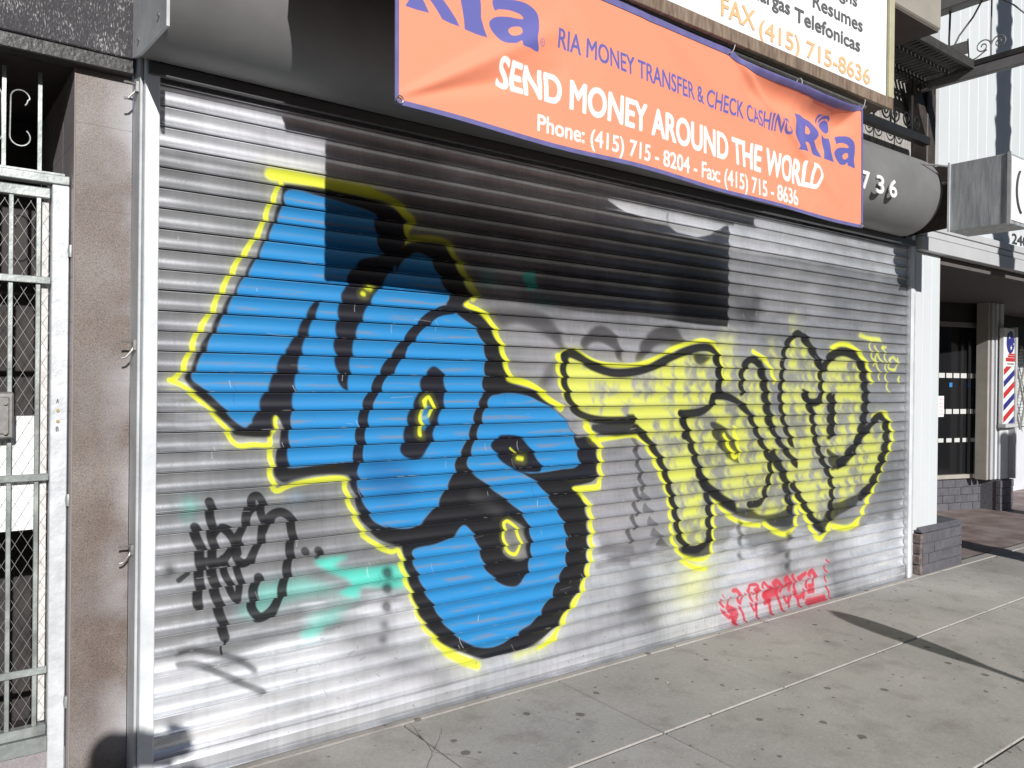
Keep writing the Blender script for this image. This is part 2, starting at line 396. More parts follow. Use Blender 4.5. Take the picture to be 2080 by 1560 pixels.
# ================================================================== SHUTTER
PITCH = .0777; ZS = 2.351; SX0, SX1 = .778, 6.505; PH = 2.83
PAL = dict(black=(.011, .011, .014), ink=(.010, .010, .018), blue=(.022, .235, .53), darkblue=(.008, .085, .26), yellow=(.72, .75, .04), yellowf=(.66, .69, .06),
           ghost=(.030, .027, .029), silver=(.20, .20, .21), teal=(.06, .62, .50), paleblue=(.25, .42, .62), grayp=(.24, .23, .23), tag=(.010, .010, .012), red=(.52, .035, .06))
PAINT=[
('P','ghost',0.86,0.014,1,'',[2.275,1.916,2.382,1.932,2.542,1.936,2.685,1.923,2.772,1.868,2.826,1.797,2.845,1.711,2.792,1.722,2.747,1.767,2.669,1.8,2.585,1.831,2.503,1.838,2.407,1.814,2.36,1.846]),
('P','ghost',0.9,0.008,1,'',[2.95,1.765,2.997,1.825,3.089,1.87,3.177,1.856,3.236,1.804,3.27,1.74,3.281,1.671,3.238,1.679,3.205,1.729,3.128,1.765,3.053,1.767,2.999,1.74,2.969,1.726]),
('P','ghost',0.9,0.01,1,'',[3.377,1.673,3.409,1.764,3.469,1.837,3.566,1.885,3.68,1.906,3.762,1.87,3.801,1.793,3.727,1.77,3.654,1.777,3.568,1.767,3.485,1.719,3.445,1.679]),
('P','ghost',0.35,0.03,1,'',[2.848,1.858,3.089,1.897,3.089,1.852,2.968,1.81,2.861,1.806]),
('S','ghost',0.55,0.0356,0.6,'',[2.784,1.649,2.741,1.614,2.707,1.574,2.691,1.534]),
('P','ghost',0.5,0.02,1,'',[2.664,1.567,2.784,1.649,2.803,1.569,2.717,1.502]),
('S','ghost',0.75,0.0796,0.7,'',[3.794,2.002,3.925,1.993,4.131,1.987,4.347,2.0,4.482,2.036,4.511,2.103]),
('S','ghost',0.6,0.0919,0.6,'',[4.303,2.155,4.461,2.006]),
('S','ghost',0.7,0.1348,0.7,'',[3.791,2.122,4.058,2.143]),
('P','teal',0.8,0.006,1,'',[2.559,2.108,2.629,2.115,2.635,2.038,2.574,2.033]),
('P','teal',0.35,0.02,1,'',[2.296,2.088,2.366,2.094,2.384,2.046,2.306,2.033]),
('P','teal',0.3,0.02,1,'',[2.612,1.992,2.756,1.988,2.767,1.959,2.622,1.971]),
('S','ghost',0.85,0.0184,0.35,'',[3.377,1.233,3.39,1.206,3.399,1.174]),
('S','ghost',0.85,0.0186,0.35,'',[3.384,1.167,3.398,1.14,3.407,1.107]),
('S','ghost',0.85,0.0188,0.35,'',[3.409,1.081,3.423,1.054,3.432,1.021]),
('S','ghost',0.85,0.019,0.35,'',[3.428,0.999,3.442,0.972,3.451,0.939]),
('S','ghost',0.85,0.0192,0.35,'',[3.392,0.94,3.406,0.913,3.415,0.88]),
('S','ghost',0.85,0.0182,0.35,'',[3.383,0.856,3.397,0.828,3.406,0.795]),
('S','ghost',0.85,0.0185,0.35,'',[3.368,0.782,3.382,0.754,3.391,0.721]),
('S','ghost',0.85,0.0185,0.35,'',[3.335,0.705,3.349,0.677,3.357,0.645]),
('P','ghost',0.75,0.004,0,'',[3.454,0.93,3.482,0.907,3.528,0.861,3.411,0.874]),
('P','ghost',0.75,0.004,0,'',[3.478,0.857,3.506,0.833,3.553,0.787,3.436,0.801]),
('P','ghost',0.75,0.004,0,'',[3.516,0.777,3.544,0.753,3.592,0.706,3.473,0.721]),
('P','ghost',0.75,0.004,0,'',[3.555,0.708,3.583,0.684,3.631,0.636,3.511,0.653]),
('P','ghost',0.75,0.004,0,'',[3.613,0.644,3.642,0.62,3.69,0.571,3.568,0.589]),
('S','ghost',0.6,0.0279,0.5,'',[3.085,0.611,3.211,0.614,3.369,0.593]),
('S','ghost',0.6,0.025,0.5,'',[3.111,0.53,3.225,0.534,3.343,0.521]),
('S','ghost',0.45,0.0382,0.7,'',[3.561,0.611,3.733,0.621]),
('S','ghost',0.75,0.2019,0.9,'',[4.824,0.413,4.886,0.202]),
('S','ghost',0.7,0.2688,0.95,'',[5.434,0.34,5.505,0.078,5.577,-0.151]),
('S','ghost',0.6,0.1377,0.9,'',[3.427,0.38,3.555,0.129]),
('S','ghost',0.6,0.1149,0.9,'',[2.935,0.131,3.429,0.237]),
('S','ghost',0.6,0.1067,0.95,'',[1.619,0.402,2.085,0.128]),
('P','teal',0.85,0.01,1,'',[1.442,0.779,1.598,0.773,1.523,0.738,1.62,0.719,1.892,0.696,1.886,0.596,1.743,0.611,1.664,0.622,1.636,0.581,1.552,0.614,1.6,0.657,1.516,0.707,1.462,0.739]),
('P','teal',0.5,0.02,1,'',[1.172,0.707,1.27,0.711,1.371,0.715,1.524,0.643,1.586,0.602,1.464,0.621,1.334,0.616,1.259,0.604,1.222,0.58,1.174,0.576,1.108,0.599,1.125,0.631,1.161,0.649]),
('P','teal',0.55,0.02,1,'',[1.657,0.578,1.594,0.55,1.519,0.492,1.432,0.495,1.399,0.538,1.498,0.553]),
('P','teal',0.7,0.012,1,'',[1.386,0.491,1.472,0.488,1.466,0.452,1.42,0.435,1.38,0.449]),
('P','teal',0.4,0.02,1,'',[0.89,1.084,0.939,1.081,0.934,0.996,0.891,1.006]),
('P','paleblue',0.35,0.02,1,'',[1.316,1.069,1.373,1.071,1.367,1.022,1.316,1.026]),
('S','yellow',0.16,0.0513,1,'',[1.228,2.397,1.306,2.4,1.384,2.399,1.458,2.395,1.546,2.395,1.681,2.391]),
('S','yellow',0.95,0.027,0.3,'',[1.228,2.397,1.306,2.4,1.384,2.399,1.458,2.395,1.546,2.395,1.681,2.391]),
('S','yellow',0.16,0.039,1,'',[1.681,2.388,1.776,2.371,1.822,2.349,1.849,2.324,1.889,2.3,1.884,2.284,1.859,2.224,1.849,2.167]),
('S','yellow',0.95,0.0205,0.3,'',[1.681,2.388,1.776,2.371,1.822,2.349,1.849,2.324,1.889,2.3,1.884,2.284,1.859,2.224,1.849,2.167]),
('S','yellow',0.16,0.0195,1,'',[1.263,2.364,1.25,2.331,1.213,2.247,1.183,2.166,1.139,2.094,1.089,2.018,1.052,1.949,1.02,1.886,0.987,1.809,0.956,1.762,0.925,1.702,0.909,1.652,0.912,1.651,0.893,1.617,0.873,1.568,0.847,1.541]),
('S','yellow',0.95,0.0103,0.25,'',[1.263,2.364,1.25,2.331,1.213,2.247,1.183,2.166,1.139,2.094,1.089,2.018,1.052,1.949,1.02,1.886,0.987,1.809,0.956,1.762,0.925,1.702,0.909,1.652,0.912,1.651,0.893,1.617,0.873,1.568,0.847,1.541]),
('S','yellow',0.16,0.0196,1,'',[0.838,1.543,0.88,1.522,0.932,1.48,0.976,1.44,1.016,1.395,1.056,1.339,1.076,1.303,1.102,1.279,1.158,1.282,1.224,1.279,1.237,1.318,1.25,1.375,1.265,1.401]),
('S','yellow',0.95,0.0103,0.25,'',[0.838,1.543,0.88,1.522,0.932,1.48,0.976,1.44,1.016,1.395,1.056,1.339,1.076,1.303,1.102,1.279,1.158,1.282,1.224,1.279,1.237,1.318,1.25,1.375,1.265,1.401]),
('S','yellow',0.16,0.023,1,'',[1.235,1.256,1.236,1.193,1.239,1.141,1.261,1.087,1.332,1.108,1.456,1.12,1.562,1.117,1.574,1.069,1.593,1.007,1.624,0.937,1.662,0.866,1.668,0.855,1.741,0.798,1.808,0.767,1.845,0.769,1.858,0.714,1.874,0.658,1.89,0.603,1.854,0.713,1.881,0.634,1.917,0.545,1.945,0.464,1.981,0.397,2.036,0.332]),
('S','yellow',0.9,0.0121,0.25,'',[1.235,1.256,1.236,1.193,1.239,1.141,1.261,1.087,1.332,1.108,1.456,1.12,1.562,1.117,1.574,1.069,1.593,1.007,1.624,0.937,1.662,0.866,1.668,0.855,1.741,0.798,1.808,0.767,1.845,0.769,1.858,0.714,1.874,0.658,1.89,0.603,1.854,0.713,1.881,0.634,1.917,0.545,1.945,0.464,1.981,0.397,2.036,0.332]),
('S','yellow',0.16,0.0452,1,'',[2.045,0.331,2.111,0.256,2.197,0.195,2.295,0.147]),
('S','yellow',0.95,0.0238,0.35,'',[2.045,0.331,2.111,0.256,2.197,0.195,2.295,0.147]),
('S','yellow',0.16,0.0384,1,'',[2.541,0.147,2.682,0.162,2.737,0.177]),
('S','yellow',0.45,0.0202,0.7,'',[2.541,0.147,2.682,0.162,2.737,0.177]),
('S','yellow',0.16,0.0314,1,'',[2.693,0.164,2.782,0.195,2.839,0.263,2.896,0.333,2.966,0.393,3.001,0.477,3.039,0.562,3.049,0.696,3.043,0.787,3.025,0.879,2.97,0.937,2.915,0.972,3.054,0.971,3.11,0.99,3.108,1.099,3.1,1.208,3.05,1.246,3.0,1.311]),
('S','yellow',0.95,0.0165,0.22,'',[2.693,0.164,2.782,0.195,2.839,0.263,2.896,0.333,2.966,0.393,3.001,0.477,3.039,0.562,3.049,0.696,3.043,0.787,3.025,0.879,2.97,0.937,2.915,0.972,3.054,0.971,3.11,0.99,3.108,1.099,3.1,1.208,3.05,1.246,3.0,1.311]),
('S','yellow',0.16,0.0343,1,'',[1.84,2.168,1.863,2.196,1.968,2.217,2.08,2.212,2.112,2.171,2.153,2.126,2.19,2.069,2.22,2.023,2.258,1.983,2.244,1.957]),
('S','yellow',0.8,0.018,0.35,'',[1.84,2.168,1.863,2.196,1.968,2.217,2.08,2.212,2.112,2.171,2.153,2.126,2.19,2.069,2.22,2.023,2.258,1.983,2.244,1.957]),
('S','yellow',0.16,0.031,1,'',[2.207,1.936,2.214,1.921,2.275,1.897,2.333,1.863,2.372,1.815,2.4,1.76,2.424,1.71,2.445,1.647,2.462,1.597,2.475,1.552]),
('S','yellow',1,0.0163,0.2,'',[2.207,1.936,2.214,1.921,2.275,1.897,2.333,1.863,2.372,1.815,2.4,1.76,2.424,1.71,2.445,1.647,2.462,1.597,2.475,1.552]),
('S','yellow',0.16,0.033,1,'',[2.459,1.558,2.548,1.553,2.631,1.528,2.709,1.475,2.77,1.442,2.823,1.411]),
('S','yellow',1,0.0173,0.2,'',[2.459,1.558,2.548,1.553,2.631,1.528,2.709,1.475,2.77,1.442,2.823,1.411]),
('P','black',1,0.004,1,'',[1.274,2.363,1.362,2.372,1.453,2.375,1.559,2.367,1.681,2.357,1.783,2.341,1.836,2.316,1.853,2.267,1.85,2.203,1.861,2.175,1.84,2.162,1.897,2.191,1.995,2.2,2.083,2.192,2.124,2.136,2.153,2.09,2.183,2.044,2.213,1.991,2.229,1.956,2.185,1.916,2.275,1.888,2.329,1.851,2.36,1.802,2.4,1.735,2.425,1.659,2.45,1.597,2.459,1.558,2.54,1.533,2.632,1.508,2.7,1.462,2.788,1.401,2.842,1.367,2.929,1.259,3.001,1.257,3.062,1.228,3.082,1.173,3.088,1.055,3.06,1.002,2.909,0.981,2.976,0.927,3.007,0.853,3.021,0.753,3.023,0.627,3.007,0.521,2.966,0.429,2.884,0.335,2.804,0.252,2.692,0.194,2.54,0.172,2.415,0.172,2.304,0.178,2.197,0.231,2.101,0.281,2.027,0.358,1.963,0.438,1.926,0.528,1.894,0.632,1.872,0.711,1.862,0.78,1.845,0.786,1.755,0.819,1.689,0.878,1.638,0.948,1.62,1.027,1.587,1.112,1.574,1.13,1.456,1.138,1.342,1.126,1.288,1.117,1.258,1.139,1.252,1.182,1.264,1.249,1.28,1.317,1.277,1.38,1.252,1.401,1.234,1.36,1.232,1.31,1.096,1.32,1.071,1.348,1.015,1.405,0.966,1.46,0.923,1.5,0.892,1.548,0.903,1.578,0.926,1.622,0.947,1.682,0.973,1.719,1.016,1.806,1.065,1.889,1.12,1.985,1.171,2.072,1.212,2.164,1.251,2.258,1.274,2.329]),
('P','silver',1,0.003,1,'',[1.304,2.341,1.453,2.335,1.559,2.323,1.707,2.293,1.711,2.209,1.741,2.116,1.813,2.072,1.784,2.015,1.835,2.077,1.881,2.128,1.934,2.146,1.996,2.123,2.032,2.067,2.061,2.022,2.105,1.953,2.091,1.91,2.186,1.855,2.261,1.804,2.308,1.725,2.318,1.644,2.31,1.582,2.303,1.52,2.307,1.482,2.281,1.445,2.252,1.371,2.231,1.304,2.202,1.243,2.155,1.173,2.137,1.103,2.1,1.043,2.046,0.961,1.975,0.898,1.904,0.867,1.801,0.881,1.759,0.9,1.777,0.882,1.717,0.918,1.666,1.004,1.64,1.076,1.632,1.141,1.635,1.076,1.634,1.149,1.609,1.189,1.455,1.186,1.309,1.184,1.313,1.273,1.318,1.358,1.317,1.432,1.157,1.372,1.121,1.355,1.08,1.389,1.04,1.435,1.0,1.48,0.956,1.515,0.92,1.554,0.941,1.608,0.974,1.673,0.988,1.705,1.022,1.766,1.061,1.844,1.1,1.927,1.15,2.003,1.191,2.084,1.233,2.172,1.275,2.261]),
('P','blue',1,0.003,1,'b',[1.304,2.341,1.453,2.335,1.559,2.323,1.707,2.293,1.711,2.209,1.741,2.116,1.813,2.072,1.784,2.015,1.835,2.077,1.881,2.128,1.934,2.146,1.996,2.123,2.032,2.067,2.061,2.022,2.105,1.953,2.091,1.91,2.186,1.855,2.261,1.804,2.308,1.725,2.318,1.644,2.31,1.582,2.303,1.52,2.307,1.482,2.281,1.445,2.252,1.371,2.231,1.304,2.202,1.243,2.155,1.173,2.137,1.103,2.1,1.043,2.046,0.961,1.975,0.898,1.904,0.867,1.801,0.881,1.759,0.9,1.777,0.882,1.717,0.918,1.666,1.004,1.64,1.076,1.632,1.141,1.635,1.076,1.634,1.149,1.609,1.189,1.455,1.186,1.309,1.184,1.313,1.273,1.318,1.358,1.317,1.432,1.157,1.372,1.121,1.355,1.08,1.389,1.04,1.435,1.0,1.48,0.956,1.515,0.92,1.554,0.941,1.608,0.974,1.673,0.988,1.705,1.022,1.766,1.061,1.844,1.1,1.927,1.15,2.003,1.191,2.084,1.233,2.172,1.275,2.261]),
('P','darkblue',0.55,0.04,1,'',[1.664,1.215,1.824,1.196,1.91,1.133,1.911,1.016,1.761,1.016,1.666,1.08]),
('P','ink',1,0.003,1,'',[1.432,1.89,1.446,1.875,1.422,1.819,1.394,1.753,1.372,1.694,1.364,1.666,1.343,1.575,1.333,1.495,1.323,1.421,1.315,1.352,1.31,1.273,1.306,1.181,1.255,1.171,1.264,1.249,1.28,1.317,1.277,1.38,1.252,1.401,1.234,1.334,1.168,1.336,1.157,1.377,1.178,1.418,1.193,1.469,1.224,1.521,1.245,1.573,1.271,1.637,1.298,1.679,1.306,1.686,1.336,1.735,1.374,1.811,1.401,1.856]),
('P','ink',1,0.003,1,'',[1.71,2.294,1.713,2.209,1.738,2.121,1.647,2.09,1.602,2.046,1.572,1.999,1.564,1.954,1.546,1.925,1.532,1.858,1.521,1.776,1.513,1.704,1.513,1.687,1.52,1.621,1.533,1.556,1.551,1.515,1.575,1.509,1.586,1.573,1.592,1.639,1.603,1.69,1.615,1.752,1.65,1.832,1.693,1.914,1.743,1.98,1.8,2.065,1.851,2.122,1.784,2.015,1.835,2.083,1.881,2.134,1.84,2.162,1.861,2.175,1.85,2.266,1.81,2.319]),
('S','ink',1,0.024,0.12,'',[2.127,1.897,2.042,1.877,1.959,1.819,1.892,1.751,1.833,1.679,1.789,1.603,1.857,1.704,1.799,1.639,1.742,1.558,1.705,1.49,1.674,1.439,1.656,1.372,1.642,1.294,1.633,1.222,1.613,1.161]),
('P','ink',1,0.003,1,'',[2.031,1.62,2.074,1.585,2.085,1.519,2.079,1.44,2.052,1.375,2.025,1.304,2.015,1.265,1.971,1.206,1.918,1.184,1.865,1.199,1.848,1.234,1.86,1.286,1.884,1.384,1.91,1.442,1.943,1.5,1.956,1.559,1.99,1.601]),
('S','yellow',0.16,0.0169,1,'',[1.971,1.453,1.998,1.474,2.016,1.435,1.999,1.388,1.972,1.376]),
('S','yellow',1,0.0089,0.3,'',[1.971,1.453,1.998,1.474,2.016,1.435,1.999,1.388,1.972,1.376]),
('S','yellow',0.16,0.0188,1,'',[1.978,1.459,1.964,1.412,1.951,1.365,1.952,1.33,1.951,1.329,1.952,1.298]),
('S','yellow',0.9,0.0099,0.4,'',[1.978,1.459,1.964,1.412,1.951,1.365,1.952,1.33,1.951,1.329,1.952,1.298]),
('P','blue',0.8,0.004,1,'',[1.968,1.424,1.992,1.429,1.999,1.37,1.976,1.317,1.962,1.353]),
('P','ink',0.9,0.012,1,'',[2.935,1.25,3.001,1.252,3.063,1.219,3.076,1.146,3.078,1.055,3.054,1.016,2.933,1.002,2.93,1.153]),
('P','silver',1,0.003,1,'',[2.35,1.463,2.404,1.485,2.467,1.493,2.532,1.488,2.615,1.472,2.701,1.435,2.779,1.401,2.851,1.347,2.893,1.287,2.919,1.242,2.939,1.17,2.941,1.097,2.837,1.087,2.695,1.078,2.613,1.079,2.527,1.096,2.591,1.067,2.669,1.015,2.737,0.946,2.795,0.872,2.842,0.798,2.864,0.716,2.868,0.645,2.857,0.568,2.812,0.504,2.767,0.423,2.701,0.356,2.636,0.294,2.55,0.271,2.456,0.226,2.354,0.223,2.244,0.262,2.148,0.336,2.072,0.42,2.034,0.488,1.988,0.557,1.951,0.64,1.924,0.704,1.928,0.761,2.049,0.774,2.141,0.803,2.212,0.847,2.266,0.781,2.297,0.713,2.328,0.628,2.4,0.553,2.472,0.511,2.546,0.507,2.599,0.559,2.619,0.641,2.627,0.725,2.606,0.812,2.562,0.875,2.508,0.922,2.424,0.979,2.342,1.038,2.262,1.096,2.22,1.146,2.26,1.249,2.298,1.344]),
('P','blue',1,0.003,1,'b',[2.35,1.463,2.404,1.485,2.467,1.493,2.532,1.488,2.615,1.472,2.701,1.435,2.779,1.401,2.851,1.347,2.893,1.287,2.919,1.242,2.939,1.17,2.941,1.097,2.837,1.087,2.695,1.078,2.613,1.079,2.527,1.096,2.591,1.067,2.669,1.015,2.737,0.946,2.795,0.872,2.842,0.798,2.864,0.716,2.868,0.645,2.857,0.568,2.812,0.504,2.767,0.423,2.701,0.356,2.636,0.294,2.55,0.271,2.456,0.226,2.354,0.223,2.244,0.262,2.148,0.336,2.072,0.42,2.034,0.488,1.988,0.557,1.951,0.64,1.924,0.704,1.928,0.761,2.049,0.774,2.141,0.803,2.212,0.847,2.266,0.781,2.297,0.713,2.328,0.628,2.4,0.553,2.472,0.511,2.546,0.507,2.599,0.559,2.619,0.641,2.627,0.725,2.606,0.812,2.562,0.875,2.508,0.922,2.424,0.979,2.342,1.038,2.262,1.096,2.22,1.146,2.26,1.249,2.298,1.344]),
('P','ink',1,0.003,1,'',[2.42,1.282,2.492,1.28,2.556,1.263,2.611,1.21,2.655,1.157,2.692,1.087,2.613,1.083,2.537,1.092,2.463,1.125,2.401,1.178,2.364,1.228,2.389,1.268]),
('S','yellow',0.16,0.0217,1,'',[2.536,1.161,2.563,1.156]),
('S','yellow',0.9,0.0114,0.5,'',[2.536,1.161,2.563,1.156]),
('S','yellow',0.6,0.007,0.5,'',[2.483,1.211,2.499,1.19]),
('S','grayp',0.1,0.0301,0.8,'',[2.263,0.983,2.343,0.944,2.405,0.898]),
('P','grayp',0.75,0.006,1,'',[2.447,0.845,2.552,0.818,2.585,0.747,2.587,0.645,2.512,0.646,2.449,0.695]),
('S','yellow',0.16,0.0159,1,'',[2.452,0.836,2.478,0.842,2.52,0.804,2.545,0.751,2.549,0.7,2.522,0.67,2.485,0.683,2.454,0.728,2.445,0.795,2.452,0.836]),
('S','yellow',1,0.0084,0.25,'',[2.452,0.836,2.478,0.842,2.52,0.804,2.545,0.751,2.549,0.7,2.522,0.67,2.485,0.683,2.454,0.728,2.445,0.795,2.452,0.836]),
('S','yellow',0.16,0.0114,1,'',[1.255,1.38,1.253,1.333]),
('S','yellow',0.95,0.006,0.3,'',[1.255,1.38,1.253,1.333]),
('S','yellow',0.16,0.0175,1,'',[1.667,1.963,1.686,1.958]),
('S','yellow',0.9,0.0092,0.8,'',[1.667,1.963,1.686,1.958]),
('S','yellow',0.16,0.018,1,'',[1.649,1.936,1.655,1.934]),
('S','yellow',0.9,0.0095,0.5,'',[1.649,1.936,1.655,1.934]),
('P','yellowf',0.86,0.012,1,'y',[2.837,1.694,2.953,1.687,3.105,1.618,3.327,1.599,3.527,1.643,3.738,1.72,3.885,1.774,4.078,1.768,4.12,1.655,4.103,1.515,4.007,1.401,3.781,1.367,3.783,1.282,3.859,1.156,3.958,0.94,4.04,0.72,4.062,0.566,3.909,0.509,3.778,0.574,3.701,0.776,3.609,0.987,3.502,1.171,3.382,1.281,3.048,1.345,2.913,1.402,2.847,1.5]),
('P','yellowf',0.8,0.012,1,'y',[3.781,1.367,4.007,1.401,4.083,1.489,4.286,1.476,4.347,1.568,4.386,1.712,4.493,1.742,4.627,1.678,4.7,1.448,4.795,1.31,4.788,1.613,4.831,1.793,4.972,1.91,5.12,1.874,5.277,1.692,5.406,1.783,5.622,1.804,5.822,1.734,5.885,1.551,5.891,1.319,5.836,1.167,6.101,1.284,6.228,1.154,6.14,0.936,5.993,0.772,5.706,0.671,5.329,0.542,5.148,0.646,4.947,0.846,4.879,0.67,4.672,0.634,4.386,0.701,4.096,0.855,3.937,1.054,3.821,1.232]),
('S','yellow',0.85,0.0506,0.9,'y',[4.118,1.769,4.18,1.643,4.224,1.515]),
('S','yellow',0.7,0.0775,0.9,'y',[4.218,1.798,4.262,1.657,4.285,1.528]),
('S','yellow',0.9,0.0585,0.8,'y',[4.97,1.98,4.983,1.924]),
('S','yellow',0.6,0.0641,0.9,'y',[4.716,1.775,4.764,1.667]),
('S','yellow',0.16,0.2152,1,'',[3.949,0.395,3.904,0.31]),
('S','yellow',0.4,0.1132,0.9,'',[3.949,0.395,3.904,0.31]),
('S','yellow',0.16,0.0282,1,'',[2.851,1.705,2.894,1.72,2.967,1.703,3.073,1.662,3.198,1.65,3.375,1.654,3.527,1.688,3.683,1.752,3.847,1.797,3.979,1.821,4.087,1.793,4.149,1.694,4.172,1.579]),
('S','yellow',0.95,0.0148,0.4,'',[2.851,1.705,2.894,1.72,2.967,1.703,3.073,1.662,3.198,1.65,3.375,1.654,3.527,1.688,3.683,1.752,3.847,1.797,3.979,1.821,4.087,1.793,4.149,1.694,4.172,1.579]),
('S','yellow',0.16,0.0278,1,'',[2.797,1.693,2.798,1.629,2.828,1.511,2.913,1.424,3.011,1.324,3.053,1.256,3.088,1.235,3.236,1.245,3.399,1.248,3.502,1.159,3.591,1.024,3.663,0.9,3.687,0.801,3.703,0.691,3.723,0.592,3.797,0.516,3.91,0.472,4.044,0.467,4.086,0.564,4.099,0.715,4.096,0.842]),
('S','yellow',0.95,0.0147,0.4,'',[2.797,1.693,2.798,1.629,2.828,1.511,2.913,1.424,3.011,1.324,3.053,1.256,3.088,1.235,3.236,1.245,3.399,1.248,3.502,1.159,3.591,1.024,3.663,0.9,3.687,0.801,3.703,0.691,3.723,0.592,3.797,0.516,3.91,0.472,4.044,0.467,4.086,0.564,4.099,0.715,4.096,0.842]),
('S','yellow',0.16,0.0243,1,'',[2.794,1.682,2.851,1.716,2.923,1.721]),
('S','yellow',0.95,0.0128,0.4,'',[2.794,1.682,2.851,1.716,2.923,1.721]),
('S','yellow',0.16,0.0299,1,'',[3.798,0.483,3.911,0.419,4.026,0.396]),
('S','yellow',0.95,0.0158,0.4,'',[3.798,0.483,3.911,0.419,4.026,0.396]),
('S','yellow',0.16,0.0321,1,'',[4.096,0.855,4.219,0.729,4.387,0.648,4.583,0.613]),
('S','yellow',0.95,0.0169,0.4,'',[4.096,0.855,4.219,0.729,4.387,0.648,4.583,0.613]),
('S','yellow',0.16,0.0353,1,'',[4.627,0.625,4.742,0.559,4.882,0.524,4.982,0.576,4.998,0.701]),
('S','yellow',0.95,0.0186,0.4,'',[4.627,0.625,4.742,0.559,4.882,0.524,4.982,0.576,4.998,0.701]),
('S','yellow',0.16,0.0378,1,'',[4.973,0.774,5.098,0.636,5.201,0.511,5.293,0.447,5.396,0.506,5.422,0.54]),
('S','yellow',0.95,0.0199,0.4,'',[4.973,0.774,5.098,0.636,5.201,0.511,5.293,0.447,5.396,0.506,5.422,0.54]),
('S','yellow',0.16,0.0427,1,'',[5.462,0.517,5.654,0.486,5.809,0.525,5.913,0.654,6.038,0.785,6.186,0.965,6.298,1.12,6.273,1.217,6.186,1.33,6.009,1.317]),
('S','yellow',0.95,0.0225,0.4,'',[5.462,0.517,5.654,0.486,5.809,0.525,5.913,0.654,6.038,0.785,6.186,0.965,6.298,1.12,6.273,1.217,6.186,1.33,6.009,1.317]),
('S','yellow',0.16,0.0408,1,'',[5.405,1.812,5.539,1.854,5.705,1.837,5.88,1.735,5.973,1.582]),
('S','yellow',0.95,0.0215,0.4,'',[5.405,1.812,5.539,1.854,5.705,1.837,5.88,1.735,5.973,1.582]),
('S','yellow',0.16,0.0339,1,'',[4.493,1.768,4.649,1.692,4.72,1.571]),
('S','yellow',0.95,0.0178,0.4,'',[4.493,1.768,4.649,1.692,4.72,1.571]),
('S','yellow',0.16,0.0324,1,'',[4.29,1.269,4.346,1.084,4.252,1.101,4.189,1.233]),
('S','yellow',0.95,0.0171,0.4,'',[4.29,1.269,4.346,1.084,4.252,1.101,4.189,1.233]),
('S','black',0.985,0.023,0.25,'',[2.844,1.694,2.837,1.651,2.842,1.554,2.884,1.446,2.958,1.38,3.109,1.344,3.364,1.339]),
('S','black',0.985,0.0267,0.25,'',[2.844,1.689,2.88,1.708,2.938,1.692,3.043,1.645,3.198,1.608,3.376,1.617,3.527,1.649,3.684,1.706,3.867,1.761,4.019,1.778,4.098,1.743,4.13,1.655,4.142,1.54,4.094,1.477,4.046,1.414,3.95,1.377,3.781,1.367]),
('S','black',0.985,0.0305,0.25,'',[4.099,1.73,4.13,1.629,4.133,1.502]),
('S','black',0.985,0.0253,0.25,'',[3.398,1.292,3.501,1.207,3.589,1.108,3.644,1.009,3.69,0.898,3.728,0.798,3.757,0.686,3.777,0.623,3.833,0.555]),
('S','black',0.985,0.0284,0.25,'',[3.781,1.355,3.848,1.231,3.907,1.105,3.957,1.003,4.007,0.912,4.048,0.783,4.051,0.656,4.052,0.58,3.947,0.529,3.834,0.543]),
('S','black',0.985,0.0268,0.25,'',[4.084,1.477,4.225,1.47,4.35,1.424,4.458,1.344,4.548,1.208,4.639,1.097,4.687,0.986,4.644,0.867,4.59,0.77,4.47,0.76]),
('S','black',0.985,0.026,0.25,'',[3.781,1.367,3.819,1.293,3.821,1.232]),
('S','black',0.985,0.0338,0.25,'',[3.957,0.978,4.036,0.91,4.176,0.823,4.301,0.761]),
('S','black',0.985,0.0285,0.25,'',[4.369,1.502,4.367,1.633,4.45,1.714,4.538,1.69,4.584,1.597]),
('S','black',0.985,0.0433,0.25,'',[4.56,1.677,4.607,1.557,4.632,1.422,4.68,1.286]),
('S','black',0.985,0.0269,0.25,'',[4.68,1.286,4.775,1.174,4.894,1.072,4.992,0.997]),
('S','black',0.985,0.0404,0.25,'',[4.708,1.081,4.826,0.951,4.876,0.837,4.926,0.694]),
('S','black',0.985,0.0268,0.25,'',[4.801,1.586,4.831,1.779,4.901,1.865,4.996,1.911,5.07,1.879]),
('S','black',0.985,0.0395,0.25,'',[5.07,1.879,5.172,1.79,5.264,1.692]),
('S','black',0.985,0.0305,0.25,'',[5.264,1.692,5.279,1.576,5.27,1.446,5.13,1.432,5.066,1.496]),
('S','black',0.985,0.0394,0.25,'',[5.092,1.475,5.169,1.36]),
('S','black',0.985,0.0311,0.25,'',[5.169,1.36,5.211,1.187,5.292,1.039,5.4,0.902,5.443,0.767,5.419,0.651,5.407,0.593]),
('S','black',0.985,0.0267,0.25,'',[4.801,1.586,4.792,1.448,4.842,1.282,4.94,1.14]),
('S','black',0.985,0.0295,0.25,'',[4.947,0.86,5.072,0.723,5.2,0.598,5.304,0.515]),
('S','black',0.985,0.0372,0.25,'',[5.316,1.678,5.406,1.761,5.567,1.802,5.735,1.77,5.823,1.688]),
('S','black',0.985,0.0519,0.25,'',[5.838,1.688,5.886,1.504,5.876,1.32,5.807,1.168]),
('S','black',0.985,0.0378,0.25,'',[5.807,1.168,5.697,1.035,5.532,0.968]),
('S','black',0.985,0.034,0.25,'',[5.532,0.968,5.752,1.109,5.981,1.256,6.1,1.316,6.21,1.242]),
('S','black',0.985,0.0542,0.25,'',[6.201,1.235,6.204,1.091,6.139,0.967]),
('S','black',0.985,0.0419,0.25,'',[6.139,0.967,6.022,0.817,5.848,0.706]),
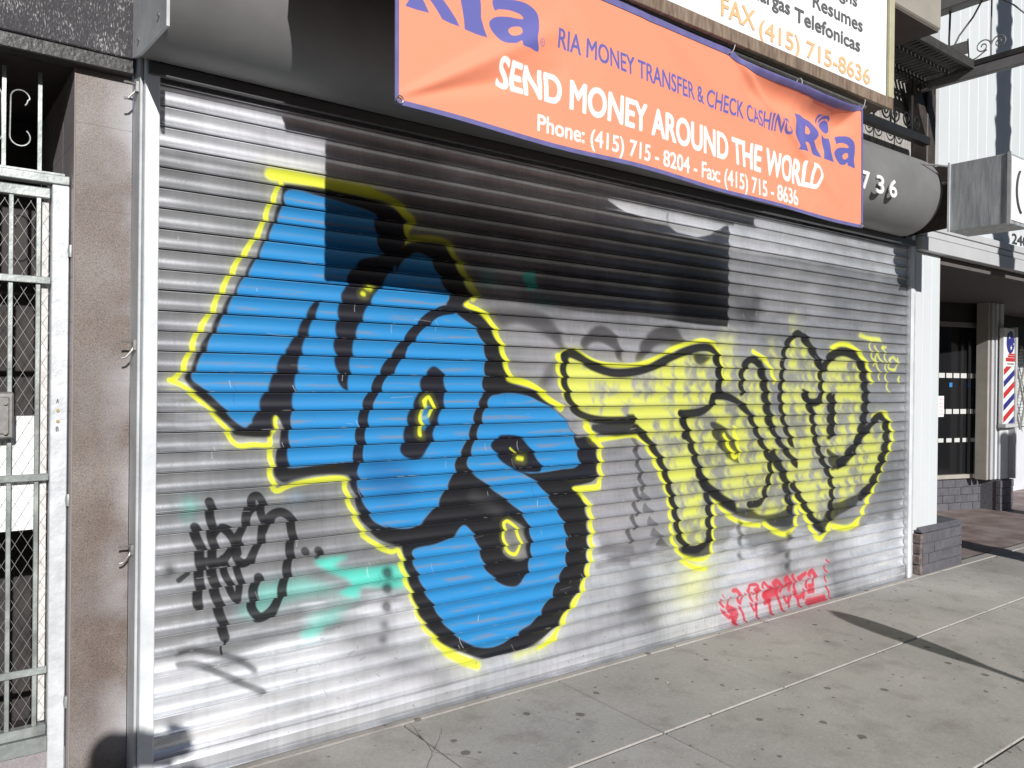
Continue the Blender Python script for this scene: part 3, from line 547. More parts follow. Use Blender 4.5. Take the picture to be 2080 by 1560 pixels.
('S','black',0.985,0.0439,0.25,'',[5.4,1.46,5.416,1.357,5.406,1.195]),
('S','black',0.985,0.0194,0.25,'',[5.453,1.474,5.456,1.327,5.446,1.194]),
('P','black',0.95,0.005,0,'',[3.049,1.323,3.203,1.331,3.315,1.34,3.315,1.374,3.38,1.373,3.398,1.292,3.432,1.256,3.236,1.248,3.095,1.261,3.042,1.29]),
('P','black',0.9,0.006,1,'',[3.977,0.939,4.135,0.864,4.3,0.768,4.471,0.733,4.603,0.681,4.785,0.678,4.926,0.694,4.953,0.579,4.741,0.587,4.627,0.639,4.386,0.681,4.177,0.772,4.037,0.872]),
('P','black',0.9,0.006,1,'',[5.405,0.681,5.594,0.695,5.847,0.752,5.993,0.788,5.877,0.703,5.707,0.626,5.434,0.561,5.331,0.483,5.227,0.523,5.174,0.615,5.328,0.586]),
('P','black',0.92,0.005,1,'',[5.382,1.094,5.531,1.028,5.697,1.035,5.587,0.965,5.452,0.928,5.397,1.005]),
('P','black',0.92,0.005,1,'',[4.063,1.312,4.157,1.298,4.25,1.231,4.324,1.15,4.347,1.064,4.326,1.039,4.232,1.083,4.14,1.158,4.079,1.236]),
('S','yellow',0.16,0.027,1,'',[4.199,1.226,4.231,1.167,4.294,1.087,4.325,1.085]),
('S','yellow',0.95,0.0142,0.3,'',[4.199,1.226,4.231,1.167,4.294,1.087,4.325,1.085]),
('P','black',0.9,0.008,1,'',[3.886,1.737,4.02,1.728,4.059,1.71,3.944,1.664]),
('P','black',0.9,0.006,1,'',[3.778,0.561,3.927,0.544,4.062,0.579,4.054,0.491,3.929,0.482,3.816,0.508]),
('S','ghost',0.8,0.0265,0.5,'',[4.355,0.638,4.367,0.585,4.372,0.519]),
('S','ghost',0.8,0.0282,0.6,'',[4.366,0.434,4.367,0.434]),
('S','ghost',0.8,0.0314,0.6,'',[4.905,0.375,4.906,0.375]),
('S','ghost',0.8,0.0317,0.6,'',[4.906,0.298,4.908,0.298]),
('S','ghost',0.8,0.0317,0.6,'',[4.911,0.5,4.913,0.5]),
('S','yellow',0.16,0.0339,1,'',[5.805,1.933,5.931,1.914,6.095,1.911]),
('S','yellow',0.75,0.0178,0.5,'',[5.805,1.933,5.931,1.914,6.095,1.911]),
('S','yellow',0.75,0.0112,0.5,'',[5.943,1.915,5.956,1.831,5.993,1.759,6.077,1.687,6.098,1.602]),
('S','yellow',0.75,0.0111,0.5,'',[6.026,1.857,6.05,1.809,6.006,1.71]),
('S','yellow',0.75,0.0115,0.5,'',[6.05,1.809,6.124,1.738]),
('S','yellow',0.75,0.0115,0.5,'',[6.144,1.861,6.184,1.739,6.2,1.591,6.226,1.504]),
('S','yellow',0.75,0.0115,0.5,'',[6.133,1.849,6.193,1.857]),
('S','yellow',0.75,0.0118,0.5,'',[6.369,1.725,6.318,1.78,6.244,1.753,6.246,1.691,6.345,1.686,6.38,1.769]),
('S','yellow',0.75,0.0119,0.5,'',[6.409,1.624,6.373,1.58]),
('S','tag',0.16,0.038,1,'',[0.932,0.965,0.94,0.933,0.955,0.875,0.954,0.812,0.954,0.755,0.947,0.66]),
('S','tag',0.98,0.02,0.16,'',[0.932,0.965,0.94,0.933,0.955,0.875,0.954,0.812,0.954,0.755,0.947,0.66]),
('S','tag',0.16,0.0357,1,'',[0.989,1.062,0.995,1.007,0.999,0.938,1.005,0.869,1.003,0.823]),
('S','tag',0.98,0.0188,0.16,'',[0.989,1.062,0.995,1.007,0.999,0.938,1.005,0.869,1.003,0.823]),
('S','tag',0.16,0.0392,1,'',[1.0,0.806,1.015,0.706,1.03,0.635,1.045,0.563,1.054,0.515]),
('S','tag',0.98,0.0206,0.16,'',[1.0,0.806,1.015,0.706,1.03,0.635,1.045,0.563,1.054,0.515]),
('S','tag',0.16,0.0325,1,'',[1.01,0.931,1.035,0.955,1.064,0.937,1.085,0.894,1.071,0.849,1.031,0.819,0.975,0.827]),
('S','tag',0.98,0.0171,0.16,'',[1.01,0.931,1.035,0.955,1.064,0.937,1.085,0.894,1.071,0.849,1.031,0.819,0.975,0.827]),
('S','tag',0.16,0.0293,1,'',[1.045,0.829,1.054,0.77,1.075,0.709,1.096,0.659,1.113,0.698,1.109,0.751,1.1,0.799]),
('S','tag',0.98,0.0154,0.16,'',[1.045,0.829,1.054,0.77,1.075,0.709,1.096,0.659,1.113,0.698,1.109,0.751,1.1,0.799]),
('S','tag',0.16,0.0337,1,'',[1.106,0.845,1.099,0.898,1.122,0.943,1.139,1.0,1.156,1.057,1.177,1.073,1.195,1.054,1.199,1.0,1.206,0.946,1.194,0.888,1.159,0.821,1.13,0.801,1.1,0.822,1.102,0.88]),
('S','tag',0.98,0.0177,0.16,'',[1.106,0.845,1.099,0.898,1.122,0.943,1.139,1.0,1.156,1.057,1.177,1.073,1.195,1.054,1.199,1.0,1.206,0.946,1.194,0.888,1.159,0.821,1.13,0.801,1.1,0.822,1.102,0.88]),
('S','tag',0.16,0.0272,1,'',[1.181,1.026,1.157,1.01,1.139,0.982]),
('S','tag',0.98,0.0143,0.16,'',[1.181,1.026,1.157,1.01,1.139,0.982]),
('S','tag',0.16,0.0386,1,'',[1.209,0.928,1.236,0.979,1.279,0.996,1.317,0.972,1.33,0.921,1.325,0.843,1.313,0.765,1.295,0.689,1.265,0.609,1.222,0.574,1.186,0.574,1.164,0.619,1.169,0.683,1.187,0.734]),
('S','tag',0.98,0.0203,0.16,'',[1.209,0.928,1.236,0.979,1.279,0.996,1.317,0.972,1.33,0.921,1.325,0.843,1.313,0.765,1.295,0.689,1.265,0.609,1.222,0.574,1.186,0.574,1.164,0.619,1.169,0.683,1.187,0.734]),
('S','tag',0.98,0.0044,0.16,'',[1.054,0.503,1.043,0.482,1.045,0.447]),
('S','tag',0.16,0.0363,1,'',[1.389,0.818,1.389,0.818]),
('S','tag',0.9,0.0191,0.2,'',[1.389,0.818,1.389,0.818]),
('S','tag',0.16,0.0385,1,'',[1.448,0.813,1.449,0.813]),
('S','tag',0.9,0.0202,0.2,'',[1.448,0.813,1.449,0.813]),
('S','tag',0.16,0.0242,1,'',[1.452,0.809,1.448,0.791]),
('S','tag',0.8,0.0127,0.3,'',[1.452,0.809,1.448,0.791]),
('S','tag',0.16,0.0447,1,'',[0.839,0.813,0.839,0.813]),
('S','tag',0.75,0.0235,0.7,'',[0.839,0.813,0.839,0.813]),
('S','tag',0.16,0.0206,1,'',[0.88,0.766,0.912,0.789]),
('S','tag',0.9,0.0109,0.25,'',[0.88,0.766,0.912,0.789]),
('S','tag',0.16,0.029,1,'',[0.88,0.488,0.928,0.49,0.984,0.471,1.035,0.449,1.093,0.423,1.14,0.393,1.176,0.356]),
('S','tag',0.75,0.0153,0.6,'',[0.88,0.488,0.928,0.49,0.984,0.471,1.035,0.449,1.093,0.423,1.14,0.393,1.176,0.356]),
('S','tag',0.16,0.028,1,'',[0.88,0.438,0.934,0.432,0.99,0.406,1.047,0.366,1.105,0.33,1.153,0.296,1.207,0.263]),
('S','tag',0.75,0.0147,0.5,'',[0.88,0.438,0.934,0.432,0.99,0.406,1.047,0.366,1.105,0.33,1.153,0.296,1.207,0.263]),
('S','tag',0.16,0.0496,1,'',[1.787,0.674,1.787,0.674]),
('S','tag',0.8,0.0261,0.45,'',[1.787,0.674,1.787,0.674]),
('S','tag',0.16,0.0496,1,'',[1.788,0.601,1.788,0.601]),
('S','tag',0.8,0.0261,0.45,'',[1.788,0.601,1.788,0.601]),
('S','tag',0.16,0.0496,1,'',[1.785,0.519,1.785,0.519]),
('S','tag',0.8,0.0261,0.45,'',[1.785,0.519,1.785,0.519]),
('S','tag',0.16,0.0406,1,'',[1.775,0.438,1.775,0.438]),
('S','tag',0.6,0.0213,0.7,'',[1.775,0.438,1.775,0.438]),
('S','tag',0.16,0.0406,1,'',[1.772,0.369,1.772,0.369]),
('S','tag',0.6,0.0213,0.7,'',[1.772,0.369,1.772,0.369]),
('S','red',0.92,0.0095,0.3,'',[4.164,0.18,4.188,0.151,4.215,0.126]),
('S','red',0.92,0.0095,0.3,'',[4.261,0.178,4.259,0.127]),
('S','red',0.92,0.0068,0.3,'',[4.2,0.204,4.204,0.191]),
('S','red',0.16,0.0319,1,'',[4.311,0.217,4.345,0.212,4.367,0.192]),
('S','red',0.92,0.0168,0.3,'',[4.311,0.217,4.345,0.212,4.367,0.192]),
('S','red',0.16,0.0241,1,'',[4.35,0.177,4.382,0.125,4.412,0.176]),
('S','red',0.92,0.0127,0.3,'',[4.35,0.177,4.382,0.125,4.412,0.176]),
('S','red',0.16,0.0243,1,'',[4.45,0.188,4.478,0.21,4.485,0.226,4.55,0.221,4.572,0.2,4.522,0.186]),
('S','red',0.92,0.0128,0.3,'',[4.45,0.188,4.478,0.21,4.485,0.226,4.55,0.221,4.572,0.2,4.522,0.186]),
('S','red',0.16,0.0243,1,'',[4.479,0.175,4.494,0.146,4.509,0.122]),
('S','red',0.92,0.0128,0.3,'',[4.479,0.175,4.494,0.146,4.509,0.122]),
('S','red',0.16,0.0226,1,'',[4.572,0.178,4.562,0.123]),
('S','red',0.92,0.0119,0.3,'',[4.572,0.178,4.562,0.123]),
('S','red',0.16,0.0243,1,'',[4.522,0.168,4.558,0.172]),
('S','red',0.92,0.0128,0.3,'',[4.522,0.168,4.558,0.172]),
('S','red',0.16,0.022,1,'',[4.616,0.194,4.637,0.222,4.675,0.19]),
('S','red',0.92,0.0116,0.3,'',[4.616,0.194,4.637,0.222,4.675,0.19]),
('S','red',0.16,0.0375,1,'',[4.742,0.198,4.779,0.211,4.81,0.193]),
('S','red',0.92,0.0197,0.3,'',[4.742,0.198,4.779,0.211,4.81,0.193]),
('S','red',0.16,0.0725,1,'',[4.661,0.147,4.713,0.144,4.773,0.148]),
('S','red',0.92,0.0382,0.3,'',[4.661,0.147,4.713,0.144,4.773,0.148]),
('S','red',0.16,0.0452,1,'',[4.646,0.127,4.668,0.16,4.697,0.173]),
('S','red',0.92,0.0238,0.3,'',[4.646,0.127,4.668,0.16,4.697,0.173]),
('S','red',0.16,0.034,1,'',[4.788,0.164,4.781,0.129]),
('S','red',0.92,0.0179,0.3,'',[4.788,0.164,4.781,0.129]),
('S','red',0.16,0.0321,1,'',[4.879,0.206,4.902,0.221,4.926,0.194]),
('S','red',0.92,0.0169,0.3,'',[4.879,0.206,4.902,0.221,4.926,0.194]),
('S','red',0.16,0.0317,1,'',[4.827,0.14,4.857,0.168,4.927,0.171,4.927,0.135]),
('S','red',0.92,0.0167,0.3,'',[4.827,0.14,4.857,0.168,4.927,0.171,4.927,0.135]),
('S','red',0.16,0.0294,1,'',[4.969,0.225,4.982,0.177,4.991,0.121]),
('S','red',0.92,0.0155,0.3,'',[4.969,0.225,4.982,0.177,4.991,0.121]),
('S','red',0.16,0.0302,1,'',[5.029,0.194,5.077,0.206,5.126,0.218]),
('S','red',0.92,0.0159,0.3,'',[5.029,0.194,5.077,0.206,5.126,0.218]),
('S','red',0.16,0.0398,1,'',[5.167,0.207,5.2,0.226,5.234,0.198]),
('S','red',0.92,0.021,0.3,'',[5.167,0.207,5.2,0.226,5.234,0.198]),
('S','red',0.16,0.0276,1,'',[5.135,0.174,5.128,0.124]),
('S','red',0.92,0.0145,0.3,'',[5.135,0.174,5.128,0.124]),
('S','red',0.16,0.0274,1,'',[5.21,0.178,5.219,0.129,5.161,0.124]),
('S','red',0.92,0.0144,0.3,'',[5.21,0.178,5.219,0.129,5.161,0.124]),
('S','red',0.16,0.0238,1,'',[4.182,0.106,4.213,0.08,4.253,0.056]),
('S','red',0.92,0.0125,0.3,'',[4.182,0.106,4.213,0.08,4.253,0.056]),
('S','red',0.16,0.0534,1,'',[4.252,0.107,4.293,0.092,4.314,0.063,4.294,0.032]),
('S','red',0.92,0.0281,0.3,'',[4.252,0.107,4.293,0.092,4.314,0.063,4.294,0.032]),
('S','red',0.16,0.0285,1,'',[4.267,0.071,4.302,0.009]),
('S','red',0.92,0.015,0.3,'',[4.267,0.071,4.302,0.009]),
('S','red',0.16,0.0212,1,'',[4.355,0.103,4.39,0.054,4.405,0.009]),
('S','red',0.92,0.0111,0.3,'',[4.355,0.103,4.39,0.054,4.405,0.009]),
('S','red',0.16,0.0216,1,'',[4.477,0.105,4.51,0.061,4.538,0.096]),
('S','red',0.92,0.0114,0.3,'',[4.477,0.105,4.51,0.061,4.538,0.096]),
('S','red',0.16,0.0246,1,'',[4.527,0.097,4.536,0.004]),
('S','red',0.92,0.013,0.3,'',[4.527,0.097,4.536,0.004]),
('S','red',0.16,0.031,1,'',[4.625,0.091,4.684,0.099]),
('S','red',0.92,0.0163,0.3,'',[4.625,0.091,4.684,0.099]),
('S','red',0.16,0.0285,1,'',[4.669,0.093,4.693,0.008]),
('S','red',0.92,0.015,0.3,'',[4.669,0.093,4.693,0.008]),
('S','red',0.16,0.0255,1,'',[4.774,0.103,4.798,0.054,4.822,0.005]),
('S','red',0.92,0.0134,0.3,'',[4.774,0.103,4.798,0.054,4.822,0.005]),
('S','red',0.16,0.0232,1,'',[4.843,0.097,4.875,0.056,4.921,0.09]),
('S','red',0.92,0.0122,0.3,'',[4.843,0.097,4.875,0.056,4.921,0.09]),
('S','red',0.16,0.0231,1,'',[4.89,0.085,4.899,0.025]),
('S','red',0.92,0.0121,0.3,'',[4.89,0.085,4.899,0.025]),
('S','red',0.16,0.0358,1,'',[4.968,0.101,5.008,0.072,5.08,0.084]),
('S','red',0.92,0.0188,0.3,'',[4.968,0.101,5.008,0.072,5.08,0.084]),
('S','red',0.16,0.0265,1,'',[5.0,0.068,5.017,0.006]),
('S','red',0.92,0.014,0.3,'',[5.0,0.068,5.017,0.006]),
('S','red',0.16,0.027,1,'',[5.08,0.103,5.073,0.057]),
('S','red',0.92,0.0142,0.3,'',[5.08,0.103,5.073,0.057]),
('S','red',0.16,0.0367,1,'',[5.137,0.094,5.195,0.09]),
('S','red',0.92,0.0193,0.3,'',[5.137,0.094,5.195,0.09]),
('S','red',0.16,0.0612,1,'',[5.122,0.017,5.222,0.015,5.323,0.014]),
('S','red',0.92,0.0322,0.3,'',[5.122,0.017,5.222,0.015,5.323,0.014]),
('S','red',0.92,0.01,0.3,'',[5.356,0.249,5.37,0.208,5.387,0.196]),
('S','red',0.92,0.0099,0.3,'',[5.358,0.172,5.38,0.125]),
('S','red',0.92,0.01,0.3,'',[5.355,0.095,5.391,0.047,5.392,0.008]),
('S','red',0.92,0.0102,0.3,'',[5.385,0.279,5.399,0.265])]

def paint_shutter():
    rs = Raster(SX0, SX1, 0, PH, 400, (.4, .4, .41)); H, W = rs.h, rs.w
    Z = (np.arange(H)+.5)/400; X = SX0+(np.arange(W)+.5)/400
    n1 = fbm(H, W, 60, 160, 4); n2 = fbm(H, W, 10, 90, 3); n3 = fbm(H, W, 130, 130, 3); n4 = fbm(H, W, 4, 40, 2)
    lum = .42+.16*(n1-.5)+.05*(n2-.5)
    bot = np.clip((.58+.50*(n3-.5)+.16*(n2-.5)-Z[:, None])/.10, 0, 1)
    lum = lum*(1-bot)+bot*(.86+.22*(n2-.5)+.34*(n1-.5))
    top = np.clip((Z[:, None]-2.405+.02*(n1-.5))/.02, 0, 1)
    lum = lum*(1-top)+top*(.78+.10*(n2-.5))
    ptc = np.exp(-(((X[None, :]-.93)/.16)**2))*np.exp(-(((Z[:, None]-1.42)/.13)**2))*np.clip(n2*3-1, 0, 1.2)
    lum += .33*ptc
    # slat-by-slat difference
    si = np.floor((ZS-Z)/PITCH).astype(int); lum = lum*(1+.07*(RNG.random(60)[si+5]-.5))[:, None]
    lum += .03*(n4-.5)
    n5 = fbm(H, W, 170, 220, 3); n6 = fbm(H, W, 22, 40, 3); n7 = fbm(H, W, 400, 5, 2)
    lum *= 1+.55*(n5-.5)+.28*(n6-.5)+.16*(n7-.5)
    shade_dk = np.exp(-((X[None, :]-2.85)/1.3)**4)*np.exp(-((Z[:, None]-2.18)/.27)**4)  # painted shade: slat colour darkened where the banner's shadow falls
    lum *= 1-.66*shade_dk*np.clip(.75+.8*(n3-.5), 0, 1)
    tint = np.stack([.975+.05*(n1-.5), np.ones_like(n1)*.985, 1.03+.05*(n3-.5)], 2)
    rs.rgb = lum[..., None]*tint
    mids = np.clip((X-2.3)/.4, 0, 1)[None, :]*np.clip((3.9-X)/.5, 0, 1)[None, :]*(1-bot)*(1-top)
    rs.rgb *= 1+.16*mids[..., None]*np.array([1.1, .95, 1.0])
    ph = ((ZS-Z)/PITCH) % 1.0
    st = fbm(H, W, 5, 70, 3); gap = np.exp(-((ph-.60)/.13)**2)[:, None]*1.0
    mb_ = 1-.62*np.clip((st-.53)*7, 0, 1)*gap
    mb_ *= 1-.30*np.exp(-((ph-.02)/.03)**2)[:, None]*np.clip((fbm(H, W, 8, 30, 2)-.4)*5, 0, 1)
    cl = fbm(H, W, 40, 26, 4); cl2 = fbm(H, W, 300, 400, 2)
    wx = np.clip((2.95+1.2-X)/1.2, .0, 1)[None, :]
    band = .88+.12*np.sin(2*math.pi*(ph-.15))[:, None]
    my_ = np.clip((cl-.46+.22*wx+.12*(cl2-.5))*3.4+.54, .16, 1)*np.clip(band+.15*wx, 0, 1)
    dirt = fbm(H, W, 6, 6, 3)
    for o in PAINT:
        if o[0] == 'P':
            _, c, al, bl, sm, md, f = o; p = np.array(f).reshape(-1, 2); mk = rs.poly(p, bl, bool(sm))
        else:
            _, c, al, hw, soft, md, f = o; p = np.array(f).reshape(-1, 2); mk = rs.stroke(p, hw, soft)
        rs.put(mk, PAL[c], al, {'b': mb_, 'y': my_}.get(md))
    # paint rubbed off the beads, drips of scratches
    rub = np.clip((fbm(H, W, 3, 14, 2)-.70)*8, 0, 1)*np.exp(-((ph-.965)/.02)**2)[:, None]
    rs.rgb = rs.rgb*(1-rub[..., None]*.6)+rub[..., None]*.6*np.array([.5, .5, .5])
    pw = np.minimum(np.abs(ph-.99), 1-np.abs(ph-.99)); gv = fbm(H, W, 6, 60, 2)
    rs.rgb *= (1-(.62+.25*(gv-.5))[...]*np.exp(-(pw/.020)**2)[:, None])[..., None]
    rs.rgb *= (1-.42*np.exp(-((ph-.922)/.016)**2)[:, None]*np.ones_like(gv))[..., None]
    rs.rgb *= (1-.20*np.exp(-((ph-.07)/.05)**2)[:, None]*np.clip(gv*2-.3, 0, 1))[..., None]  # soft shade below each seam, painted into the slat colour
    gb = np.exp(-(Z/.016)**2)[:, None]*np.clip(n2*1.6, 0, 1)
    rs.rgb *= (1-.65*gb)[..., None]
    ge = np.exp(-((X[None, :]-SX1)/.10)**2)*np.exp(-(Z[:, None]/.12)**2)*np.clip(n4*2-.4, 0, 1)
    rs.rgb = rs.rgb*(1-.8*ge[..., None])+.8*ge[..., None]*np.array([.14, .085, .05])
    for _ in range(120):
        x = RNG.uniform(SX0, SX1); z = RNG.uniform(.1, 2.2); l = RNG.uniform(.01, .05)
        rs.put(rs.stroke([(x, z), (x+RNG.uniform(-.004, .004), z-l)], .0011, .5), (.75, .75, .76), RNG.uniform(.25, .8))
    for _ in range(46):
        x = RNG.uniform(SX0+.3, SX1-.2); z = RNG.uniform(.3, 1.9); l = RNG.uniform(.02, .09)
        rs.put(rs.stroke([(x, z), (x+.001, z-l)], .0016, .6), (.05, .05, .055), RNG.uniform(.15, .6))
    for _ in range(90):
        x = RNG.uniform(SX0, SX1); z = RNG.uniform(.1, 2.6); a_ = RNG.uniform(-.5, .5); l = RNG.uniform(.02, .12)
        rs.put(rs.stroke([(x, z), (x+l*math.cos(a_), z+l*.25*math.sin(a_))], .0012, .6), (.6, .6, .61) if RNG.random() < .6 else (.1, .1, .1), RNG.uniform(.15, .5))
    for _ in range(110):
        x = RNG.uniform(1.2, SX1); z = .45*RNG.random()**2+.04
        rs.put(rs.stroke([(x, z), (x+.012*RNG.normal(), z+.008*RNG.normal())], .003, .8), (.12, .11, .10), .5)
    return rs.image('shutter_spray_paint')
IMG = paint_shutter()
def image_mat(name, im, rough, metal, alpha_is_metal=False, rrange=None, bump=0, bscale=200):
    mm = bpy.data.materials.new(name); mm.use_nodes = True; t = mm.node_tree; n = t.nodes; L = t.links; b = n['Principled BSDF']
    uv = n.new('ShaderNodeUVMap'); uv.uv_map = 'UVMap'; ti = n.new('ShaderNodeTexImage'); ti.image = im; ti.extension = 'EXTEND'
    L.new(uv.outputs[0], ti.inputs[0]); L.new(ti.outputs[0], b.inputs['Base Color']); b.inputs['Roughness'].default_value = rough
    if alpha_is_metal:
        mr = n.new('ShaderNodeMapRange'); mr.inputs[4].default_value = metal; L.new(ti.outputs[1], mr.inputs[0]); L.new(mr.outputs[0], b.inputs['Metallic'])
        m2 = n.new('ShaderNodeMapRange'); m2.inputs[3].default_value = rrange[0]; m2.inputs[4].default_value = rrange[1]; L.new(ti.outputs[1], m2.inputs[0]); L.new(m2.outputs[0], b.inputs['Roughness'])
    if bump:
        geo = n.new('ShaderNodeNewGeometry'); nb = n.new('ShaderNodeTexNoise'); nb.inputs['Scale'].default_value = bscale; nb.inputs['Detail'].default_value = 4; L.new(geo.outputs['Position'], nb.inputs['Vector'])
        bp = n.new('ShaderNodeBump'); bp.inputs['Strength'].default_value = bump; bp.inputs['Distance'].default_value = .003; L.new(nb.outputs[0], bp.inputs['Height']); L.new(bp.outputs[0], b.inputs['Normal'])
    return mm
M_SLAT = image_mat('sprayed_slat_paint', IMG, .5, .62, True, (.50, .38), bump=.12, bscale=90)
shut = thing('rolling_shutter', 'ribbed steel rolling shutter covered in blue, black and yellow spray-painted lettering', 'shutter', (3.6, 0, 0))
# profile of one slat: (share of the pitch from the top, depth)  -Y is towards the street
PROF = [(0.0, .016), (.022, .009), (.075, .010), (.15, .0150), (.30, .0200), (.46, .0220), (.62, .0205), (.76, .0155), (.855, .0085), (.885, .0015), (.90, .0010), (.915, .0060), (.93, .0065), (.945, -.0005), (.962, -.0030), (.972, -.0012), (.976, .012), (1.0, .016)]
NX = 110
slat_top = ZS+5*PITCH
for k in range(34):
    zt = slat_top-k*PITCH; mb = MB(); mb.uv = []
    ph0, ph1 = random.uniform(0, 6.28), random.uniform(0, 6.28); am = random.uniform(.0006, .0018)
    dents = [(random.uniform(SX0, SX1), random.uniform(.05, .16), random.uniform(-.004, .004)) for _ in range(3)]
    for i in range(NX+1):
        x = SX0+(SX1-SX0)*i/NX
        dn_ = sum(d_*math.exp(-((x-c_)/w_)**2) for c_, w_, d_ in dents)
        wob = dn_+ am*math.sin(x*1.7+ph0)+am*.6*math.sin(x*5.3+ph1)+am*.35*math.sin(x*13.1+ph0*2)
        zz = .0008*math.sin(x*2.1+ph1)
        for s_, d in PROF:
            dd = d*.92+wob*(1 if .1 < s_ < .9 else .3)
            z = zt-s_*PITCH+zz; mb.v.append((x, dd, z))
            u = (x-SX0)/(SX1-SX0)-.011*(s_-.5)/(SX1-SX0)
            mb.uv.append((u, z/PH))
    n = len(PROF)
    for i in range(NX):
        for j in range(n-1): mb.f.append([i*n+j, i*n+j+1, (i+1)*n+j+1, (i+1)*n+j])
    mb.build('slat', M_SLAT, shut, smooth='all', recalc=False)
bb = MB(); bb.uv = []
zb_ = slat_top-34*PITCH
prof = [(zb_, .010), (zb_-.004, .0), (.070, -.002), (.064, -.006), (.058, -.002), (.012, -.003), (.006, -.02), (.002, -.022)]
for i in range(NX+1):
    x = SX0+(SX1-SX0)*i/NX
    for z, d in prof: bb.v.append((x, d, z)); bb.uv.append(((x-SX0)/(SX1-SX0), max(z, .004)/PH))
for i in range(NX):
    for j in range(len(prof)-1): bb.f.append([i*8+j, i*8+j+1, (i+1)*8+j+1, (i+1)*8+j])
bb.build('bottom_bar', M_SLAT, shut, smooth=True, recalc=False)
M_GAP = mat('shutter_back_dark', (.02, .02, .02), .9)
MB().box(SX0, SX1, .03, .035, .01, 2.85).build('backing', M_GAP, shut)
M_POST = mat('silver_white_paint', (.62, .64, .66), .5, .12, col2=(.86, .88, .90), vscale=2.3, bump=.15, bscale=30, stretch=(1, 1, 1.1))
M_POSTS = mat('side_grey_paint', (.42, .43, .44), .55, .1, col2=(.60, .61, .62), vscale=5, bump=.1)
M_DARKM = mat('dark_grey_enamel', (.075, .075, .078), .42, .0, var=.12, vscale=5, bump=.05)
M_STEEL = mat('bare_steel', (.30, .29, .28), .45, .6, var=.2, vscale=30)
post = MB().box(.726, .7775, -.042, .10, -.01, 2.765, .003).build('post', M_POST, shut)
MB().box(.7135, .724, -.012, .10, -.01, 2.765, .002).build('post_flange', M_POSTS, shut)
for (yy, z) in ((.05, 2.62), (.05, 1.656), (.06, .889)):
    q = MB(); q.tube([(.71, yy-.03, z+.028), (.675, yy-.03, z+.03), (.665, yy-.03, z+.028)], .0045, 6)
    q.tube([(.712, yy-.03, z+.02), (.70, yy-.034, z-.005), (.68, yy-.03, z-.03), (.666, yy-.03, z-.034)], .004, 6)
    q.box(.703, .713, yy-.045, yy-.015, z-.002, z+.035)
    q.build('latch_hook', M_STEEL, post)
gr_ = MB().box(6.515, 6.56, -.022, .06, -.01, 2.84, .002).build('guide_rail', M_POST, shut)
MB().box(6.565, 6.605, -.012, .06, -.01, 2.70, .002).build('guide_rail', M_POSTS, shut)
MB().box(.735, 6.50, -.055, -.032, 2.675, 2.722, .002).build('head_bar', M_DARKM, shut)
# hood: a long half-round barrel
M_HOOD = mat('hood_grey_paint', (.16, .157, .155), .5, .0, col2=(.225, .22, .215), vscale=1.6, bump=.08, bscale=12)
hd = MB(); HC = (-.08, 3.02); HR = .30; NA = 40
arc = [(HC[0]-HR*math.sin(math.pi*i/NA), HC[1]-HR*math.cos(math.pi*i/NA)) for i in range(NA+1)]
arc = [(-.062, 2.735), (-.062, 2.722)]+arc[1:]+[(.02, 3.32)]
for x in np.linspace(.704, 6.24, 30):
    for (yy, zz) in arc: hd.v.append((x, yy+.0012*math.sin(x*3.1+zz*5), zz))
n = len(arc)
for i in range(29):
    for j in range(n-1): hd.f.append([i*n+j, i*n+j+1, (i+1)*n+j+1, (i+1)*n+j])
k = len(hd.v); hd.v += [(6.2395, yy, zz) for (yy, zz) in arc]; hd.f.append([k+i for i in range(n)])
hood = hd.build('hood', M_HOOD, shut, smooth=True)
pl = MB().prism([(.0, 2.735), (-.10, 2.715), (-.47, 2.695), (-.47, 3.42), (.0, 3.42)], 'x', .690, .700)
plate = pl.build('end_plate', M_POSTS, shut)
for (yy, zz) in ((-.10, 2.77), (-.38, 2.76), (-.38, 3.1), (-.22, 3.0)): MB().tube([(.684, yy, zz), (.692, yy, zz)], .006, 8).build('bolt', M_STEEL, plate)
M_BROWN = mat('dark_brown_paint', (.055, .042, .036), .55, var=.3, vscale=8, bump=.15)
MB().prism([(.0, 2.76), (-.10, 2.77), (-.36, 2.79), (-.36, 3.27), (.0, 3.30)], 'x', 6.50, 6.508).build('end_plate', M_BROWN, shut)
M_WHITE = mat('white_plastic', (.85, .85, .84), .4)
for ch, xa, xb in (('7', 5.10, 5.185), ('3', 5.28, 5.375), ('6', 5.455, 5.55)):
    text_obj(ch, 'digit', xa, xb, 2.868, .122, -.378, M_WHITE, shut, bold=.03, depth=.008)
text_obj('2', 'digit', 4.925, 5.015, 2.868, .122, -.378, M_WHITE, shut, bold=.03, depth=.008)

# ================================================================== SHOP FRONT WALL ABOVE
M_PLY = mat('weathered_plywood', (.20, .185, .165), .85, col2=(.50, .48, .45), vscale=9, bump=.5, bscale=30, stretch=(6, 6, .7), fine=.25)
M_WALLB = mat('brown_stucco', (.11, .085, .072), .85, var=.25, vscale=4, bump=.4, bscale=90)
M_BEIGE = mat('beige_stucco', (.33, .30, .26), .8, var=.1, vscale=3, bump=.25, bscale=120)
shop = thing('shop_building', 'brown shop building whose upper storey with a beige bay overhangs the shutter', 'building', (3.6, .1, 0))
MB().box(-3, 5.05, .042, .30, 2.86, 7.0).build('wall', M_WALLB, shop)
MB().box(5.055, 6.56, .022, .30, 2.86, 4.9).build('plywood_panel', M_PLY, shop)
MB().box(-3, .49, .13, .30, 2.70, 2.855).build('wall', M_WALLB, shop)
MB().box(-.4, 5.6, -.65, .04, 3.96, 7.0, .01).build('bay', M_BEIGE, shop)
M_SOFF = mat('soffit_brown', (.10, .078, .07), .8, var=.15, vscale=4)
